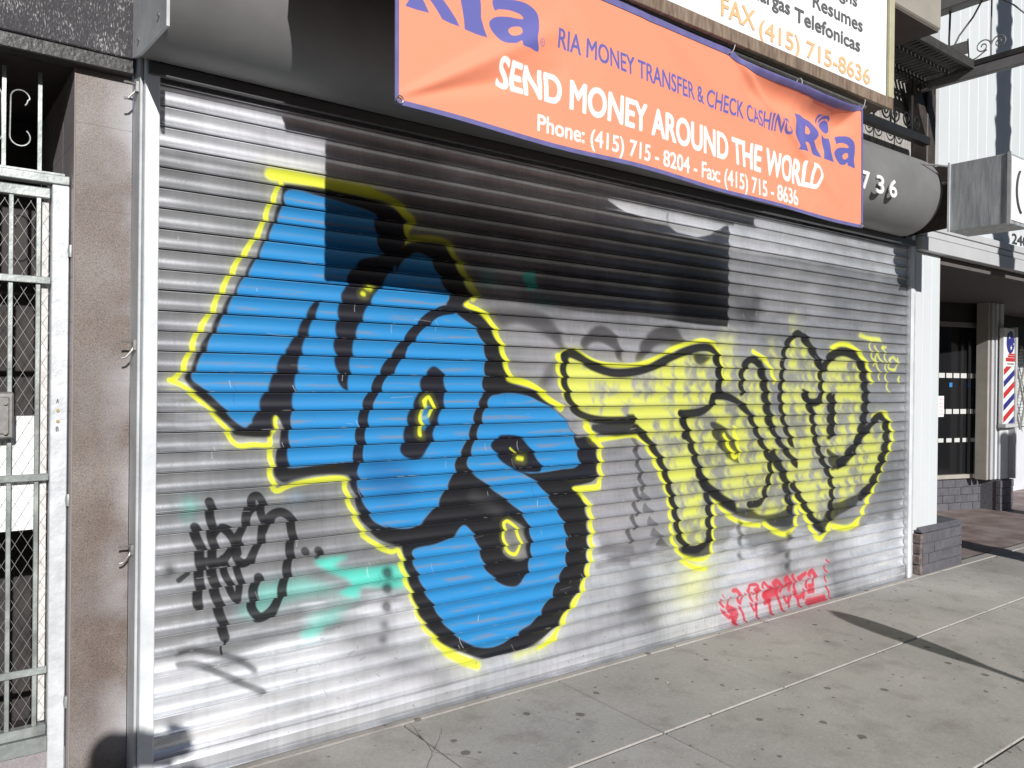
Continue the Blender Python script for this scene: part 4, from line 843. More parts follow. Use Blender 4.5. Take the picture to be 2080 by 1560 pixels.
MB().box(-.38, 5.58, -.64, .03, 3.944, 3.957).build('soffit', M_SOFF, shop)
MB().box(6.562, 6.70, -.11, .02, 3.02, 4.0, .008).build('timber_post', M_BROWN, shop)
br = MB(); br.prism([(6.56, 3.55), (6.45, 3.72), (6.36, 3.96), (6.44, 3.96), (6.56, 3.75)], 'y', -.10, -.02); br.build('timber_bracket', M_BROWN, shop)
# iron window guard
M_IRON = mat('black_iron', (.018, .018, .02), .5, .2, var=.2)
wg = thing('window_guard', 'black wrought-iron guard with spirals on weathered plywood above the barrel hood', 'window guard', (5.9, -.12, 3.6))
MB().box(5.10, 6.50, -.16, -.10, 3.465, 3.525).build('rail', M_IRON, wg)
MB().box(5.10, 6.50, -.14, -.12, 3.93, 3.95).build('rail', M_IRON, wg)
def spiral(cx, cz, r0, turns, a0, hand, plane, c, n=40, end=None):
    pts = []
    for i in range(n+1):
        t = i/n; a = a0+hand*turns*2*math.pi*t; r = r0*(1-.82*t)
        u, z = cx+r*math.cos(a), cz+r*math.sin(a); pts.append((u, c, z) if plane == 'y' else (c, u, z))
    if end: pts = [(end[0], c, end[1]) if plane == 'y' else (c, end[0], end[1])]+pts
    return pts
for cx in (5.30, 5.62, 5.94, 6.26):
    MB().tube([(cx, -.13, 3.52), (cx, -.13, 3.94)], .008, 6).build('bar', M_IRON, wg)
    for h in (1, -1): MB().tube(spiral(cx+h*.075, 3.62, .068, 1.6, math.pi if h > 0 else 0, h, 'y', -.13, end=(cx+h*.012, 3.86)), .006, 6).build('scroll', M_IRON, wg)

# ================================================================== FIRE ESCAPE
M_FE = mat('dark_steel_paint', (.05, .047, .045), .6, .1, var=.3, vscale=12, bump=.2)
M_FEG = mat('grey_steel_paint', (.23, .22, .22), .6, .1, var=.15, vscale=6)
fe = thing('fire_escape', 'dark steel fire escape balcony with slatted floor seen from below beside the bay', 'fire escape', (6.0, -.3, 3.9))
MB().box(5.35, 6.52, -.49, -.465, 3.965, 4.03).build('frame', M_FE, fe)
MB().box(6.455, 6.47, -.465, .02, 3.965, 4.03).build('frame', M_FE, fe)
for i in range(18):
    x = 5.40+i*.058; MB().box(x, x+.034, -.463, .015, 3.985, 4.0).build('slat', M_FE, fe)
for yy in (-.32, -.14): MB().box(5.35, 6.45, yy, yy+.02, 3.962, 3.983).build('frame', M_FE, fe)
MB().box(6.475, 6.535, -1.6, .02, 3.985, 4.03, .004).build('beam', M_FE, fe)
MB().box(6.480, 6.530, -1.6, .0, 3.905, 3.983, .004).build('beam', M_FEG, fe, label='pale grey lower beam')
MB().box(6.42, 6.54, -1.7, .02, 4.47, 4.72, .004).build('beam', M_FEG, fe, label='grey channel of the floor above')
ir = MB()
ir.tube([(6.5, -.30, 4.04), (6.5, -.295, 4.25), (6.5, -.30, 4.47)], .008, 6); ir.build('bar', M_FE, fe)
MB().tube([(6.5, -.305, 4.14), (6.5, -.37, 4.26), (6.5, -.47, 4.37), (6.5, -.53, 4.47)], .007, 6).build('bar', M_FEG, fe)
MB().tube([(6.5, -.60, 4.03), (6.5, -.598, 4.2), (6.5, -.60, 4.47)], .006, 6).build('bar', M_FEG, fe)
MB().tube([(6.5, -.85, 4.24), (6.5, -.75, 4.36), (6.5, -.62, 4.47)], .006, 6).build('bar', M_FEG, fe)
for h in (1, -1): MB().tube(spiral(-.60+h*.058, 4.12, .055, 1.5, math.pi if h > 0 else 0, -h, 'x', 6.5, n=36), .005, 6).build('scroll', M_FEG, fe)
MB().tube([(6.5, -.42, 4.03), (6.5, -.50, 4.05), (6.5, -.57, 4.09)], .005, 6).build('scroll', M_FEG, fe)
for yy in (-.46, -.30, -.16, -.02): MB().tube([(6.462, yy, 4.03), (6.462, yy+.01, 4.20)], .005, 6).build('railing_stub', M_FE, fe)
MB().box(6.49, 6.495, -.44, -.10, 4.10, 4.20).build('caution_plate', M_FEG, fe)

# ================================================================== BANNER
BY = -1.0; BX0, BX1, BZ0, BZ1 = 1.240, 3.988, 2.383, 3.028
ORANGE = (.90, .315, .185)
def banner_image():
    rs = Raster(BX0, BX1, BZ0-.02, BZ1+.01, 760, ORANGE); H, W = rs.h, rs.w
    rs.rgb *= (1+.05*(fbm(H, W, 120, 200, 3)-.5))[..., None]
    NAVY = (.13, .13, .41)
    LOGO = {'R': [(3.418,2.856),(3.457,2.855),(3.497,2.843),(3.542,2.836),(3.567,2.823),(3.579,2.8),(3.576,2.772),(3.564,2.753),(3.548,2.741),(3.573,2.718),(3.598,2.692),(3.611,2.671),(3.578,2.672),(3.549,2.676),(3.533,2.696),(3.512,2.718),(3.496,2.726),(3.476,2.724),(3.488,2.707),(3.503,2.682),(3.461,2.679),(3.422,2.679),(3.433,2.699),(3.432,2.719),(3.416,2.736),(3.406,2.759),(3.411,2.794),(3.42,2.821),(3.422,2.839)],
        'Rh': [(3.485,2.807),(3.506,2.795),(3.513,2.778),(3.499,2.762),(3.472,2.763),(3.474,2.787)],
        'i': [(3.613,2.786),(3.646,2.774),(3.686,2.781),(3.689,2.756),(3.69,2.721),(3.703,2.688),(3.715,2.665),(3.674,2.664),(3.63,2.668),(3.627,2.697),(3.62,2.731),(3.612,2.762)],
        'd': [(3.665,2.87),(3.695,2.865),(3.71,2.847),(3.705,2.822),(3.671,2.802),(3.637,2.804),(3.62,2.82),(3.624,2.844),(3.644,2.862)],
        'c': [(3.592,2.881),(3.623,2.886),(3.603,2.863),(3.603,2.84),(3.618,2.824),(3.603,2.833),(3.59,2.853)],
        'e': [(3.631,2.883),(3.669,2.888),(3.695,2.882),(3.701,2.867),(3.674,2.877),(3.64,2.868),(3.618,2.845),(3.614,2.839),(3.615,2.863)],
        'a': [(3.735,2.795),(3.8,2.813),(3.858,2.819),(3.898,2.807),(3.913,2.786),(3.913,2.749),(3.905,2.711),(3.913,2.671),(3.875,2.671),(3.846,2.672),(3.841,2.686),(3.817,2.671),(3.777,2.665),(3.747,2.679),(3.725,2.699),(3.722,2.719),(3.745,2.74),(3.788,2.753),(3.832,2.759),(3.852,2.764),(3.841,2.775),(3.801,2.777),(3.758,2.769),(3.74,2.761)],
        'ah': [(3.842,2.733),(3.811,2.726),(3.794,2.711),(3.803,2.698),(3.825,2.7),(3.847,2.716)]}
    def logo(f):
        g = lambda k: [f(*p) for p in LOGO[k]]
        rs.put(rs.poly(g('R'), .0007, False, [g('Rh')]), NAVY)
        for k in ('i', 'd', 'c', 'e'): rs.put(rs.poly(g(k), .0007, False), NAVY)
        rs.put(rs.poly(g('a'), .0007, True, [g('ah')]), NAVY)
    logo(lambda x, z: (x, z))
    logo(lambda x, z: (1.262+(x-3.411)*1.093, 2.724+(z-2.666)*1.05))
    put_text(rs, 'RIA MONEY TRANSFER & CHECK CASHING', 1.902, 3.345, 2.768, 2.730, .073, .078, NAVY, .024, -.1)
    put_text(rs, 'SEND MONEY AROUND THE WORLD', 1.644, 3.60, 2.572, 2.512, .104, .125, (.95, .95, .93), .032, .12)
    put_text(rs, 'Phone: (415) 715 - 8204 - Fax: (415) 715 - 8636', 1.819, 3.43, 2.453, 2.412, .060, .078, (.95, .95, .93), .026)
    put_text(rs, 'R', 1.821, 1.831, 2.757, 2.757, .012, .012, NAVY, 0)
    c = [(1.826+.0105*math.cos(a), 2.763+.0125*math.sin(a)) for a in np.linspace(0, 2*math.pi, 16)]
    rs.put(rs.stroke(c, .0011, .4), NAVY)
    return rs
brs = banner_image(); BIMG = brs.image('banner_print')
M_BAN = image_mat('banner_vinyl', BIMG, .48, 0, bump=.25, bscale=600)
M_HEM = mat('blue_hem_tape', (.15, .14, .33), .5, var=.12, vscale=20)
TOPX = [1.24, 2.193, 2.624, 2.902, 2.944, 3.061, 3.21, 3.407, 3.489, 3.66, 3.794, 3.90, 3.957, 3.988]
TOPZ = [3.030, 3.027, 3.024, 3.021, 3.006, 2.974, 2.962, 2.962, 2.942, 2.936, 2.955, 2.985, 3.004, 3.004]
def ztop(x): return float(np.interp(x, TOPX, TOPZ))
def zbot(x): return 2.425-.050*(x-1.24)/2.75+.004*math.sin((x-1.24)*7)
def crease(x, z, xa, za, xb, zb, w, amp):
    dx, dz = xb-xa, zb-za; L_ = math.hypot(dx, dz); s_ = ((x-xa)*dx+(z-za)*dz)/L_; d = ((x-xa)*dz-(z-za)*dx)/L_
    t = min(max(s_/L_, 0), 1); f = max(0, 1-abs(s_/L_-.5)*2)**.5 if 0 <= s_ <= L_ else 0
    ww = w*(.35+t); return amp*f*math.exp(-(d/ww)**2)
def bany(x, z):
    y = BY
    y += crease(x, z, 1.25, 2.44, 1.95, 2.86, .035, -.018)+crease(x, z, 1.25, 2.44, 1.95, 2.70, .03, .014)
    y += crease(x, z, 2.902, 3.02, 3.80, 2.46, .026, -.019)+crease(x, z, 2.88, 3.02, 3.55, 2.42, .05, .014)
    y += crease(x, z, 3.41, 2.96, 3.90, 2.42, .03, -.008)+crease(x, z, 3.41, 2.96, 3.45, 2.45, .045, .014)
    y += crease(x, z, 2.35, 3.02, 3.3, 2.45, .06, .010)+crease(x, z, 1.9, 3.02, 2.4, 2.45, .12, -.010)
    y += crease(x, z, 3.97, 3.0, 3.3, 2.5, .04, .010)
    sag = max(0, (3.0-ztop(x)))/.065; dzt = ztop(x)-z
    if x > 2.95: y += -sag*.080*math.exp(-(dzt/.035)**2)+sag*.030*math.exp(-((dzt-.09)/.045)**2)
    y += .006*math.sin(x*4.1+z*3)
    return y
ban = thing('banner', 'orange vinyl money transfer banner tied up under the white sign', 'banner', (2.6, BY, 2.7))
NBX, NBZ = 260, 70; cb = MB(); cb.uv = []
for i in range(NBX+1):
    x = BX0+(BX1-BX0)*i/NBX; zt, zb = ztop(x), zbot(x)
    for j in range(NBZ+1):
        z = zb+(zt-zb)*j/NBZ; cb.v.append((x, bany(x, z), z)); cb.uv.append(((x-BX0)/(BX1-BX0), (z-(BZ0-.02))/(BZ1+.01-BZ0+.02)))
for i in range(NBX):
    for j in range(NBZ): cb.f.append([i*(NBZ+1)+j, (i+1)*(NBZ+1)+j, (i+1)*(NBZ+1)+j+1, i*(NBZ+1)+j+1])
cb.build('cloth', M_BAN, ban, smooth='all', recalc=False)
def hem(path_fn, t0, t1, n, wfn, rows=6):
    mb = MB(); m_ = rows+1
    for i in range(n+1):
        t = t0+(t1-t0)*i/n; (xa, za), (xb, zb) = path_fn(t)
        for off in (-.0030, .0016):
            for k in range(m_):
                q = k/rows; x = xa+(xb-xa)*q; z = za+(zb-za)*q
                mb.v.append((x, bany(min(max(x, BX0), BX1), z)+off, z))
    for i in range(n):
        a = i*2*m_; b = a+2*m_
        for k in range(rows):
            mb.f += [[a+k, b+k, b+k+1, a+k+1], [a+m_+k, a+m_+k+1, b+m_+k+1, b+m_+k]]
        mb.f += [[a, a+m_, b+m_, b], [a+rows, b+rows, b+m_+rows, a+m_+rows]]
    return mb
hem(lambda x: ((x, ztop(x)+.001), (x, ztop(x)-.026)), BX0, BX1, 220, None).build('hem', M_HEM, ban, smooth=True)
hem(lambda x: ((x, zbot(x)+.010), (x, zbot(x)-.006)), BX0, BX1, 120, None).build('hem', M_HEM, ban, smooth=True)
hem(lambda z: ((BX0-.004, z), (BX0+.010, z)), zbot(BX0), ztop(BX0), 30, None).build('hem', M_HEM, ban, smooth=True)
hem(lambda z: ((BX1-.010, z), (BX1+.004, z)), zbot(BX1), ztop(BX1), 30, None).build('hem', M_HEM, ban, smooth=True)
M_ROPE = mat('white_cord', (.6, .6, .58), .7)
for x in (1.25, 2.05, 2.902, 3.41, 3.975):
    z = ztop(x)-.008; c = [(x+.006*math.sin(a), BY-.004+.018*math.cos(a), z+.026+.036*math.sin(a)) for a in np.linspace(0, 2*math.pi, 16)[:-1]]
    MB().tube(c, .0022, 5, closed=True).build('tie', M_ROPE, ban, smooth=True)
for x in (1.25, 3.978):
    z = zbot(x)+.008; c = [(x+.012*math.cos(a), BY-.01, z+.012*math.sin(a)) for a in np.linspace(0, 2*math.pi, 12)[:-1]]
    MB().tube(c, .0025, 5, closed=True).build('eyelet', M_STEEL, ban, smooth=True)
rod = MB().tube([(1.08, -.985, 3.035), (4.04, -.985, 3.018)], .010, 10).build('hanging_rod', M_STEEL, None, smooth=True)
tag(rod, 'thin grey metal rod the orange banner is tied to', 'rod')

# ================================================================== WHITE SIGN
M_SIGNW = mat('white_sign_acrylic', (.92, .92, .90), .35, var=.01)
M_WOOD = mat('varnished_wood', (.15, .10, .075), .5, col2=(.31, .235, .17), vscale=7, bump=.15, bscale=20, stretch=(7, 1, 1.2))
M_GOLD = mat('straw_painted_wood', (.50, .46, .30), .55, var=.1, vscale=10)
sg = thing('shop_sign', 'large white wood-framed sign with a fax number above the orange banner', 'sign', (2.6, -.9, 3.1))
MB().box(1.06, 4.24, -1.005, -.72, 3.05, 4.35).build('sign_case', M_WALLB, sg)
MB().box(1.10, 4.20, -1.012, -1.006, 3.095, 4.30).build('sign_panel', M_SIGNW, sg)
for i in range(16):
    xa = 1.05+i*.2; MB().box(xa, xa+.1985, -1.03, -1.007, 3.036, 3.0945, .002).build('frame_piece', M_WOOD, sg)
MB().box(4.205, 4.252, -1.03, -1.007, 3.096, 4.33, .002).build('frame_piece', M_GOLD, sg, label='straw coloured right frame strip')
MB().box(1.05, 1.097, -1.03, -1.007, 3.096, 4.33, .002).build('frame_piece', M_GOLD, sg)
M_TXO = mat('faded_orange_letters', (.83, .50, .26), .5); M_TXB = mat('faded_black_letters', (.13, .13, .14), .5)
text_obj('FAX', 'lettering', 2.815, 3.050, 3.142, .088, -1.0125, M_TXO, sg, .03)
text_obj('(415) 715-8636', 'lettering', 3.085, 4.035, 3.124, .084, -1.0125, M_TXO, sg, .02)
text_obj('Recargas', 'lettering', 2.92, 3.315, 3.285, .066, -1.0125, M_TXB, sg, .03)
text_obj('Telefonicas', 'lettering', 3.356, 3.932, 3.270, .068, -1.0125, M_TXB, sg, .03)
text_obj('Resumes', 'lettering', 3.505, 3.955, 3.378, .070, -1.0125, M_TXB, sg, .02)
text_obj('gns', 'lettering', 3.735, 3.90, 3.492, .066, -1.0125, M_TXB, sg, .02)

# ================================================================== BLADE SIGN
M_BLD = mat('galvanised_case', (.29, .30, .32), .5, .2, col2=(.52, .54, .56), vscale=9, bump=.2, bscale=25, stretch=(2.5, 2.5, .35))
bs = thing('projecting_sign', 'grey metal box sign sticking out over the sidewalk beyond the barrel hood', 'sign', (6.37, -.65, 2.95))
MB().box(6.20, 6.54, -.855, -.435, 2.705, 3.20, .004).build('case', M_BLD, bs)
MB().box(6.192, 6.2, -.452, -.437, 2.70, 3.212).build('edge_strip', M_POST, bs)
MB().box(6.190, 6.2, -.866, -.842, 2.70, 3.205).build('edge_strip', M_POSTS, bs)
MB().box(6.215, 6.53, -.862, -.8555, 2.73, 3.18).build('face', M_SIGNW, bs)
c = MB(); c.tube([(6.42+.13*math.cos(a), -.865, 2.95+.17*math.sin(a)) for a in np.linspace(2.2, 4.3, 16)], .010, 6); c.build('emblem', M_DARKM, bs)
MB().tube([(6.0, -.30, 3.205), (6.2, -.44, 3.185)], .008, 8).build('stay_rod', M_STEEL, bs)
MB().tube([(6.5, .0, 3.15), (6.45, -.44, 3.12)], .01, 8).build('stay_rod', M_STEEL, bs)

# ================================================================== LEFT: PILASTER, LINTEL, GATE
M_GRAN = mat('brown_granite', (.15, .115, .098), .42, col2=(.23, .195, .175), vscale=2.2, fine=.34, bump=.08, bscale=200, rnd=.02, spec=.5)
def granite_extra(mm):
    t = mm.node_tree; n = t.nodes; L = t.links; b = n['Principled BSDF']; src = b.inputs['Base Color'].links[0].from_socket
    geo = n.new('ShaderNodeNewGeometry'); sx = n.new('ShaderNodeSeparateXYZ'); L.new(geo.outputs['Position'], sx.inputs[0])
    vo = n.new('ShaderNodeTexVoronoi'); vo.inputs['Scale'].default_value = 260; L.new(geo.outputs['Position'], vo.inputs['Vector'])
    sp = n.new('ShaderNodeSeparateColor'); L.new(vo.outputs['Color'], sp.inputs[0])
    r = n.new('ShaderNodeValToRGB'); e = r.color_ramp.elements; e[0].position = 0; e[0].color = (.6, .6, .6, 1); e[1].position = 1; e[1].color = (1.3, 1.27, 1.24, 1)
    a = e.new(.16); a.color = (.95, .95, .95, 1); a2 = e.new(.86); a2.color = (1.05, 1.05, 1.05, 1); L.new(sp.outputs[0], r.inputs[0])
    m1 = n.new('ShaderNodeMix'); m1.data_type = 'RGBA'; m1.blend_type = 'MULTIPLY'; m1.inputs[0].default_value = 1; L.new(src, m1.inputs[6]); L.new(r.outputs[0], m1.inputs[7])
    f1 = n.new('ShaderNodeMapRange'); f1.inputs[1].default_value = .60; f1.inputs[2].default_value = .715; L.new(sx.outputs[0], f1.inputs[0])
    nz = n.new('ShaderNodeTexNoise'); nz.inputs['Scale'].default_value = 3.4; nz.inputs['Detail'].default_value = 3; L.new(geo.outputs['Position'], nz.inputs['Vector'])
    f2 = n.new('ShaderNodeMapRange'); f2.inputs[1].default_value = .42; f2.inputs[2].default_value = .68; L.new(nz.outputs[0], f2.inputs[0])
    fm = n.new('ShaderNodeMath'); fm.operation = 'MULTIPLY'; L.new(f1.outputs[0], fm.inputs[0]); L.new(f2.outputs[0], fm.inputs[1])
    f3 = n.new('ShaderNodeMath'); f3.operation = 'MULTIPLY_ADD'; f3.inputs[1].default_value = .5; L.new(fm.outputs[0], f3.inputs[0])
    f4 = n.new('ShaderNodeMath'); f4.operation = 'MULTIPLY'; f4.inputs[1].default_value = .12; L.new(f2.outputs[0], f4.inputs[0]); L.new(f4.outputs[0], f3.inputs[2])
    m2 = n.new('ShaderNodeMix'); m2.data_type = 'RGBA'; L.new(f3.outputs[0], m2.inputs[0]); L.new(m1.outputs[2], m2.inputs[6]); m2.inputs[7].default_value = (.50, .50, .53, 1)
    L.new(m2.outputs[2], b.inputs['Base Color'])
granite_extra(M_GRAN)
M_GROUT = mat('pink_grout', (.30, .25, .22), .8)
pil = thing('granite_pilaster', 'brown speckled granite tiled pilaster between the barred gate and the shutter', 'pilaster', (.61, .2, 0))
MB().box(.5181, .712, .1009, .95, -.03, 2.72).build('core', M_GROUT, pil)
zj = [-.02, .26, .581, .903, 1.219, 1.537, 1.855, 2.173, 2.49, 2.689]
for a, b in zip(zj[:-1], zj[1:]): MB().box(.519, .712, .1, .1035, a+.0005, b-.0005, .0003).build('tile', M_GRAN, pil)
z = 1.09-7*.1663
M_GRANS = mat('mauve_granite', (.27, .235, .24), .45, col2=(.36, .33, .34), vscale=2.5, fine=.2, rnd=.05)
while z < 2.66:
    z2 = min(z+.1663, 2.686)
    for (ya, yb) in ((.104, .36), (.362, .62), (.622, .949)): MB().box(.517, .5205, ya+.0008, yb, max(z, -.03)+.0009, z2-.0009).build('tile', M_GRANS, pil)
    z += .1663
MB().tube([(.5175, .1005, 0), (.5175, .1005, 2.686)], .003, 6).build('corner_trim', M_GROUT, pil)
# weathered black fascia
def flaky():
    mm = bpy.data.materials.new('flaking_black_board'); mm.use_nodes = True; t = mm.node_tree; n = t.nodes; L = t.links; b = n['Principled BSDF']
    geo = n.new('ShaderNodeNewGeometry'); mp = n.new('ShaderNodeMapping'); mp.inputs['Scale'].default_value = (1, 1, .28); L.new(geo.outputs['Position'], mp.inputs[0])
    a = n.new('ShaderNodeTexNoise'); a.inputs['Scale'].default_value = 230; a.inputs['Detail'].default_value = 5; a.inputs['Roughness'].default_value = .7; L.new(mp.outputs[0], a.inputs[0])
    a2 = n.new('ShaderNodeTexNoise'); a2.inputs['Scale'].default_value = 7; a2.inputs['Detail'].default_value = 3; L.new(geo.outputs['Position'], a2.inputs[0])
    ad = n.new('ShaderNodeMath'); ad.operation = 'MULTIPLY_ADD'; ad.inputs[1].default_value = .35; L.new(a2.outputs[0], ad.inputs[0]); L.new(a.outputs[0], ad.inputs[2])
    r = n.new('ShaderNodeValToRGB'); e = r.color_ramp.elements; e[0].position = .64; e[0].color = (.028, .026, .03, 1); e[1].position = .86; e[1].color = (.62, .60, .60, 1)
    m_ = e.new(.74); m_.color = (.075, .07, .075, 1); L.new(ad.outputs[0], r.inputs[0]); L.new(r.outputs[0], b.inputs['Base Color']); b.inputs['Roughness'].default_value = .6
    bp = n.new('ShaderNodeBump'); bp.inputs['Strength'].default_value = .8; bp.inputs['Distance'].default_value = .004; L.new(a.outputs[0], bp.inputs['Height']); L.new(bp.outputs[0], b.inputs['Normal'])
    return mm
M_FLAKE = flaky()
M_BLACK = mat('black_gloss_paint', (.03, .027, .027), .45, var=.3, vscale=14, bump=.3)
fs = thing('doorway_fascia', 'rough black flaking fascia board above the barred gate and pilaster', 'fascia', (0, .06, 2.8))
MB().box(-1.6, .706, .04, .125, 2.745, 3.02, .004).build('board', M_FLAKE, fs)
MB().box(-1.6, .706, .046, .125, 2.69, 2.744, .004).build('moulding', M_BLACK, fs)
MB().box(-1.6, .706, .03, .125, 3.022, 3.06, .004).build('moulding', M_BLACK, fs)
MB().box(-1.6, .706, .05, .125, 3.062, 3.6, .004).build('board', M_FLAKE, fs)
# entry recess
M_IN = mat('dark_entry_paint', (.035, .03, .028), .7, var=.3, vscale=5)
M_INB = mat('entry_beige', (.30, .245, .21), .7, var=.08)
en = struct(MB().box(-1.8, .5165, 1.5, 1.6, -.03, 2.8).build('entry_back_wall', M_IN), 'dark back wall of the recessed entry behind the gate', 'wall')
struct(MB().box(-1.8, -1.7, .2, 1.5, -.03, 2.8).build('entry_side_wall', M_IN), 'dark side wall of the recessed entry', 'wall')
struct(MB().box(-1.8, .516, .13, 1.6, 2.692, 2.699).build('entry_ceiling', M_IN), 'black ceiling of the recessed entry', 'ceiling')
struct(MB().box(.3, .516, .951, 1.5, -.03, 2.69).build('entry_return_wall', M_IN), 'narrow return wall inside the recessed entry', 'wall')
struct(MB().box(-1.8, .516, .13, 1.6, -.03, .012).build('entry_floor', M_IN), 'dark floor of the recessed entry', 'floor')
idr = thing('entry_door', 'dim beige panelled door inside the barred entry', 'door', (-.1, 1.45, 0))
MB().box(-.62, .27, 1.44, 1.497, .012, 2.15, .004).build('door_leaf', mat('entry_door_brown', (.075, .055, .045), .6, var=.2), idr)
MB().box(-.50, .13, 1.425, 1.438, 1.45, 2.05, .004).build('panel', M_INB, idr)
MB().box(-.50, .13, 1.425, 1.438, .25, 1.30, .004).build('panel', M_INB, idr)
# gate
M_GATE = mat('galvanised_gate', (.26, .28, .27), .45, .5, col2=(.50, .53, .51), vscale=9, bump=.12, bscale=60)
M_GATEW = mat('white_gate_frame', (.55, .57, .59), .45, .15, col2=(.74, .76, .78), vscale=11, bump=.25, bscale=50)
gt = thing('metal_gate', 'galvanised barred gate with diamond mesh and white frame at the left edge', 'gate', (.1, .18, 0))
MB().box(.456, .512, .165, .215, .0, 2.262, .003).build('frame', M_GATEW, gt)
MB().box(-.55, -.49, .165, .215, .0, 2.262, .003).build('frame', M_GATEW, gt)
MB().box(-.55, .512, .160, .215, 2.264, 2.298, .003).build('frame', M_GATE, gt)
MB().box(-.48, .450, .168, .205, 2.208, 2.246, .003).build('rail', M_GATE, gt)
for z in (1.905, 1.18, .467): MB().box(-.48, .452, .162, .172, z-.013, z+.013, .002).build('rail', M_GATE, gt)
MB().box(-.48, .452, .168, .205, .225, .262, .003).build('rail', M_GATE, gt)
MB().box(-.55, .455, .158, .215, .165, .222, .003).build('rail', M_GATE, gt)
for i in range(11):
    x = .414-i*.0865
    MB().box(x-.0075, x+.0075, .173, .187, .262, 2.208, .0015).build('bar', M_GATE, gt)
ms = MB(); N = 40; dx = .0205; dz = .037
def seg(mb, a, b, r=.0009):
    a, b = Vector(a), Vector(b); d = (b-a).normalized(); u = d.orthogonal().normalized()*r; v = d.cross(u)
    k = len(mb.v)
    for p in (a, b): mb.v += [tuple(p+u), tuple(p+v), tuple(p-u), tuple(p-v)]
    for i in range(4): mb.f.append([k+i, k+(i+1) % 4, k+4+(i+1) % 4, k+4+i])
x = -.48; cols = int((.45+.48)/(dx*2)); rows = int((2.21-.262)/(dz*2))
for i in range(cols+1):
    for j in range(rows+1):
        cx = -.47+i*dx*2; cz = .27+j*dz*2
        for sx_, sz_ in ((1, 1), (1, -1)):
            seg(ms, (cx-dx, .196, cz-dz*sz_), (cx+dx, .196, cz+dz*sz_))
            if False: pass
mesh_o = ms.build('wire_mesh', mat('dull_wire', (.26, .25, .24), .5, .3), gt, recalc=False); mesh_o['kind'] = 'stuff'
MB().box(.428, .449, .198, .215, .27, 2.20).build('mesh_edge', mat('peeling_strip', (.55, .52, .50), .6, col2=(.75, .74, .72), vscale=40), gt)
MB().box(-.47, .4125, .199, .203, .985, 1.405).build('kick_sheet', mat('white_sheet', (.88, .88, .88), .5), gt)
lk = MB().box(.20, .337, .125, .17, 1.328, 1.494, .006).build('lock_box', M_STEEL, gt)
MB().box(.215, .322, .119, .124, 1.345, 1.477, .003).build('cover', M_STEEL, lk)
for z in (1.35, 1.455): MB().tube([(.31, .118, z), (.31, .110, z)], .007, 8).build('bolt', M_STEEL, lk)
for z in (2.02, 1.09, .335): MB().tube([(.5165, .158, z-.022), (.5165, .158, z), (.5165, .158, z+.022)], [.009, .012, .009], 10).build('hinge', M_GATE, gt, smooth=True)
M_BTN = mat('brass_button', (.55, .42, .2), .4, .5)
for ch, z in (('A', 1.452), ('B', 1.348)): text_obj(ch, 'letter', .4745, .4835, z, .018, .1645, M_TXB, gt, .03, .001)
for z in (1.425, 1.385): MB().tube([(.480, .165, z), (.480, .160, z)], .006, 10).build('bell_button', M_BTN, gt)
MB().box(-.56, .516, .17, .235, -.02, .163, .003).build('threshold', M_GRANS, gt)
# transom grille
tr = thing('transom_grille', 'pale metal bars with curled scrolls over the gate', 'grille', (.1, .2, 2.4))
MB().box(-.55, .50, .195, .21, 2.30, 2.312).build('rail', M_GATE, tr)
for x in (.417, .304, .191, .078, -.035, -.148): MB().box(x-.0065, x+.0065, .193, .206, 2.312, 2.672).build('bar', M_GATE, tr)
for x in (.311, .085, -.141):
    for h in (1, -1):
        pts = []
        for i in range(30): 
            a = math.pi*1.15*(1-i/29); pts.append((x+h*(.042-.034*math.cos(math.pi-a)), .198, 2.575+.026*math.sin(a)+.006))
        s1 = [(x+h*(.044+.030*math.cos(a)*(1 if a > 0 else .8)), .2, 2.566+.030*math.sin(a)) for a in np.linspace(-.9, math.pi, 22)]
        s2 = [(x+h*(.044+.032*math.cos(a)), .2, 2.425+.032*math.sin(a)) for a in np.linspace(math.pi, 2*math.pi+.9, 22)]
        MB().tube(s1+s2, .0028, 6).build('scroll', M_GATE, tr, smooth=True)

# ================================================================== BARBER SHOP (RIGHT)
M_SID = mat('white_siding_paint', (.63, .655, .665), .5, var=.03, vscale=3, bump=.06, bscale=30, stretch=(1, 1, .3))
M_SIDL = mat('white_siding_soft', (.66, .67, .70), .55, var=.05, vscale=3)
M_FASC = mat('fascia_grey_white', (.50, .50, .51), .55, var=.05, vscale=4)
bar = thing('barber_building', 'white board-clad barber shop front right of the shutter', 'building', (8.5, .1, 0))
MB().box(6.612, 14, .028, .25, 2.69, 7.5).build('wall', M_SIDL, bar)
MB().box(6.612, 7.058, .028, .25, -.02, 2.688).build('wall', M_SIDL, bar)
def boards(x0, x1, z0, z1, wd, y, first=None):
    x = x0
    while x < x1-.01:
        xe = min(x+wd, x1)
        MB().box(x+.0015, xe-.0015, y+random.uniform(-.0006, .0006), .027, z0, z1, .006).build('board', M_SID, bar)
        x = xe
boards(6.612, 7.058, .365, 2.66, .149, .004)
boards(7.0, 13.6, 2.905, 7.4, .1835, .004)
MB().box(6.715, 6.985, -.004, .026, 2.905, 7.4, .004).build('corner_board', M_FASC, bar)
MB().box(6.615, 14, -.055, .026, 2.665, 2.775, .003).build('fascia', M_FASC, bar)
MB().box(6.615, 14, -.045, .026, 2.782, 2.835, .003).build('fascia', M_FASC, bar)
MB().box(6.615, 14, -.052, .026, 2.842, 2.90, .003).build('fascia', M_FASC, bar)
M_CEIL = mat('recess_ceiling', (.12, .105, .10), .8, var=.1)
struct(MB().box(7.06, 14, .03, 3.2, 2.60, 2.66).build('recess_ceiling', M_CEIL), 'dark ceiling of the barber shop entry recess', 'ceiling')
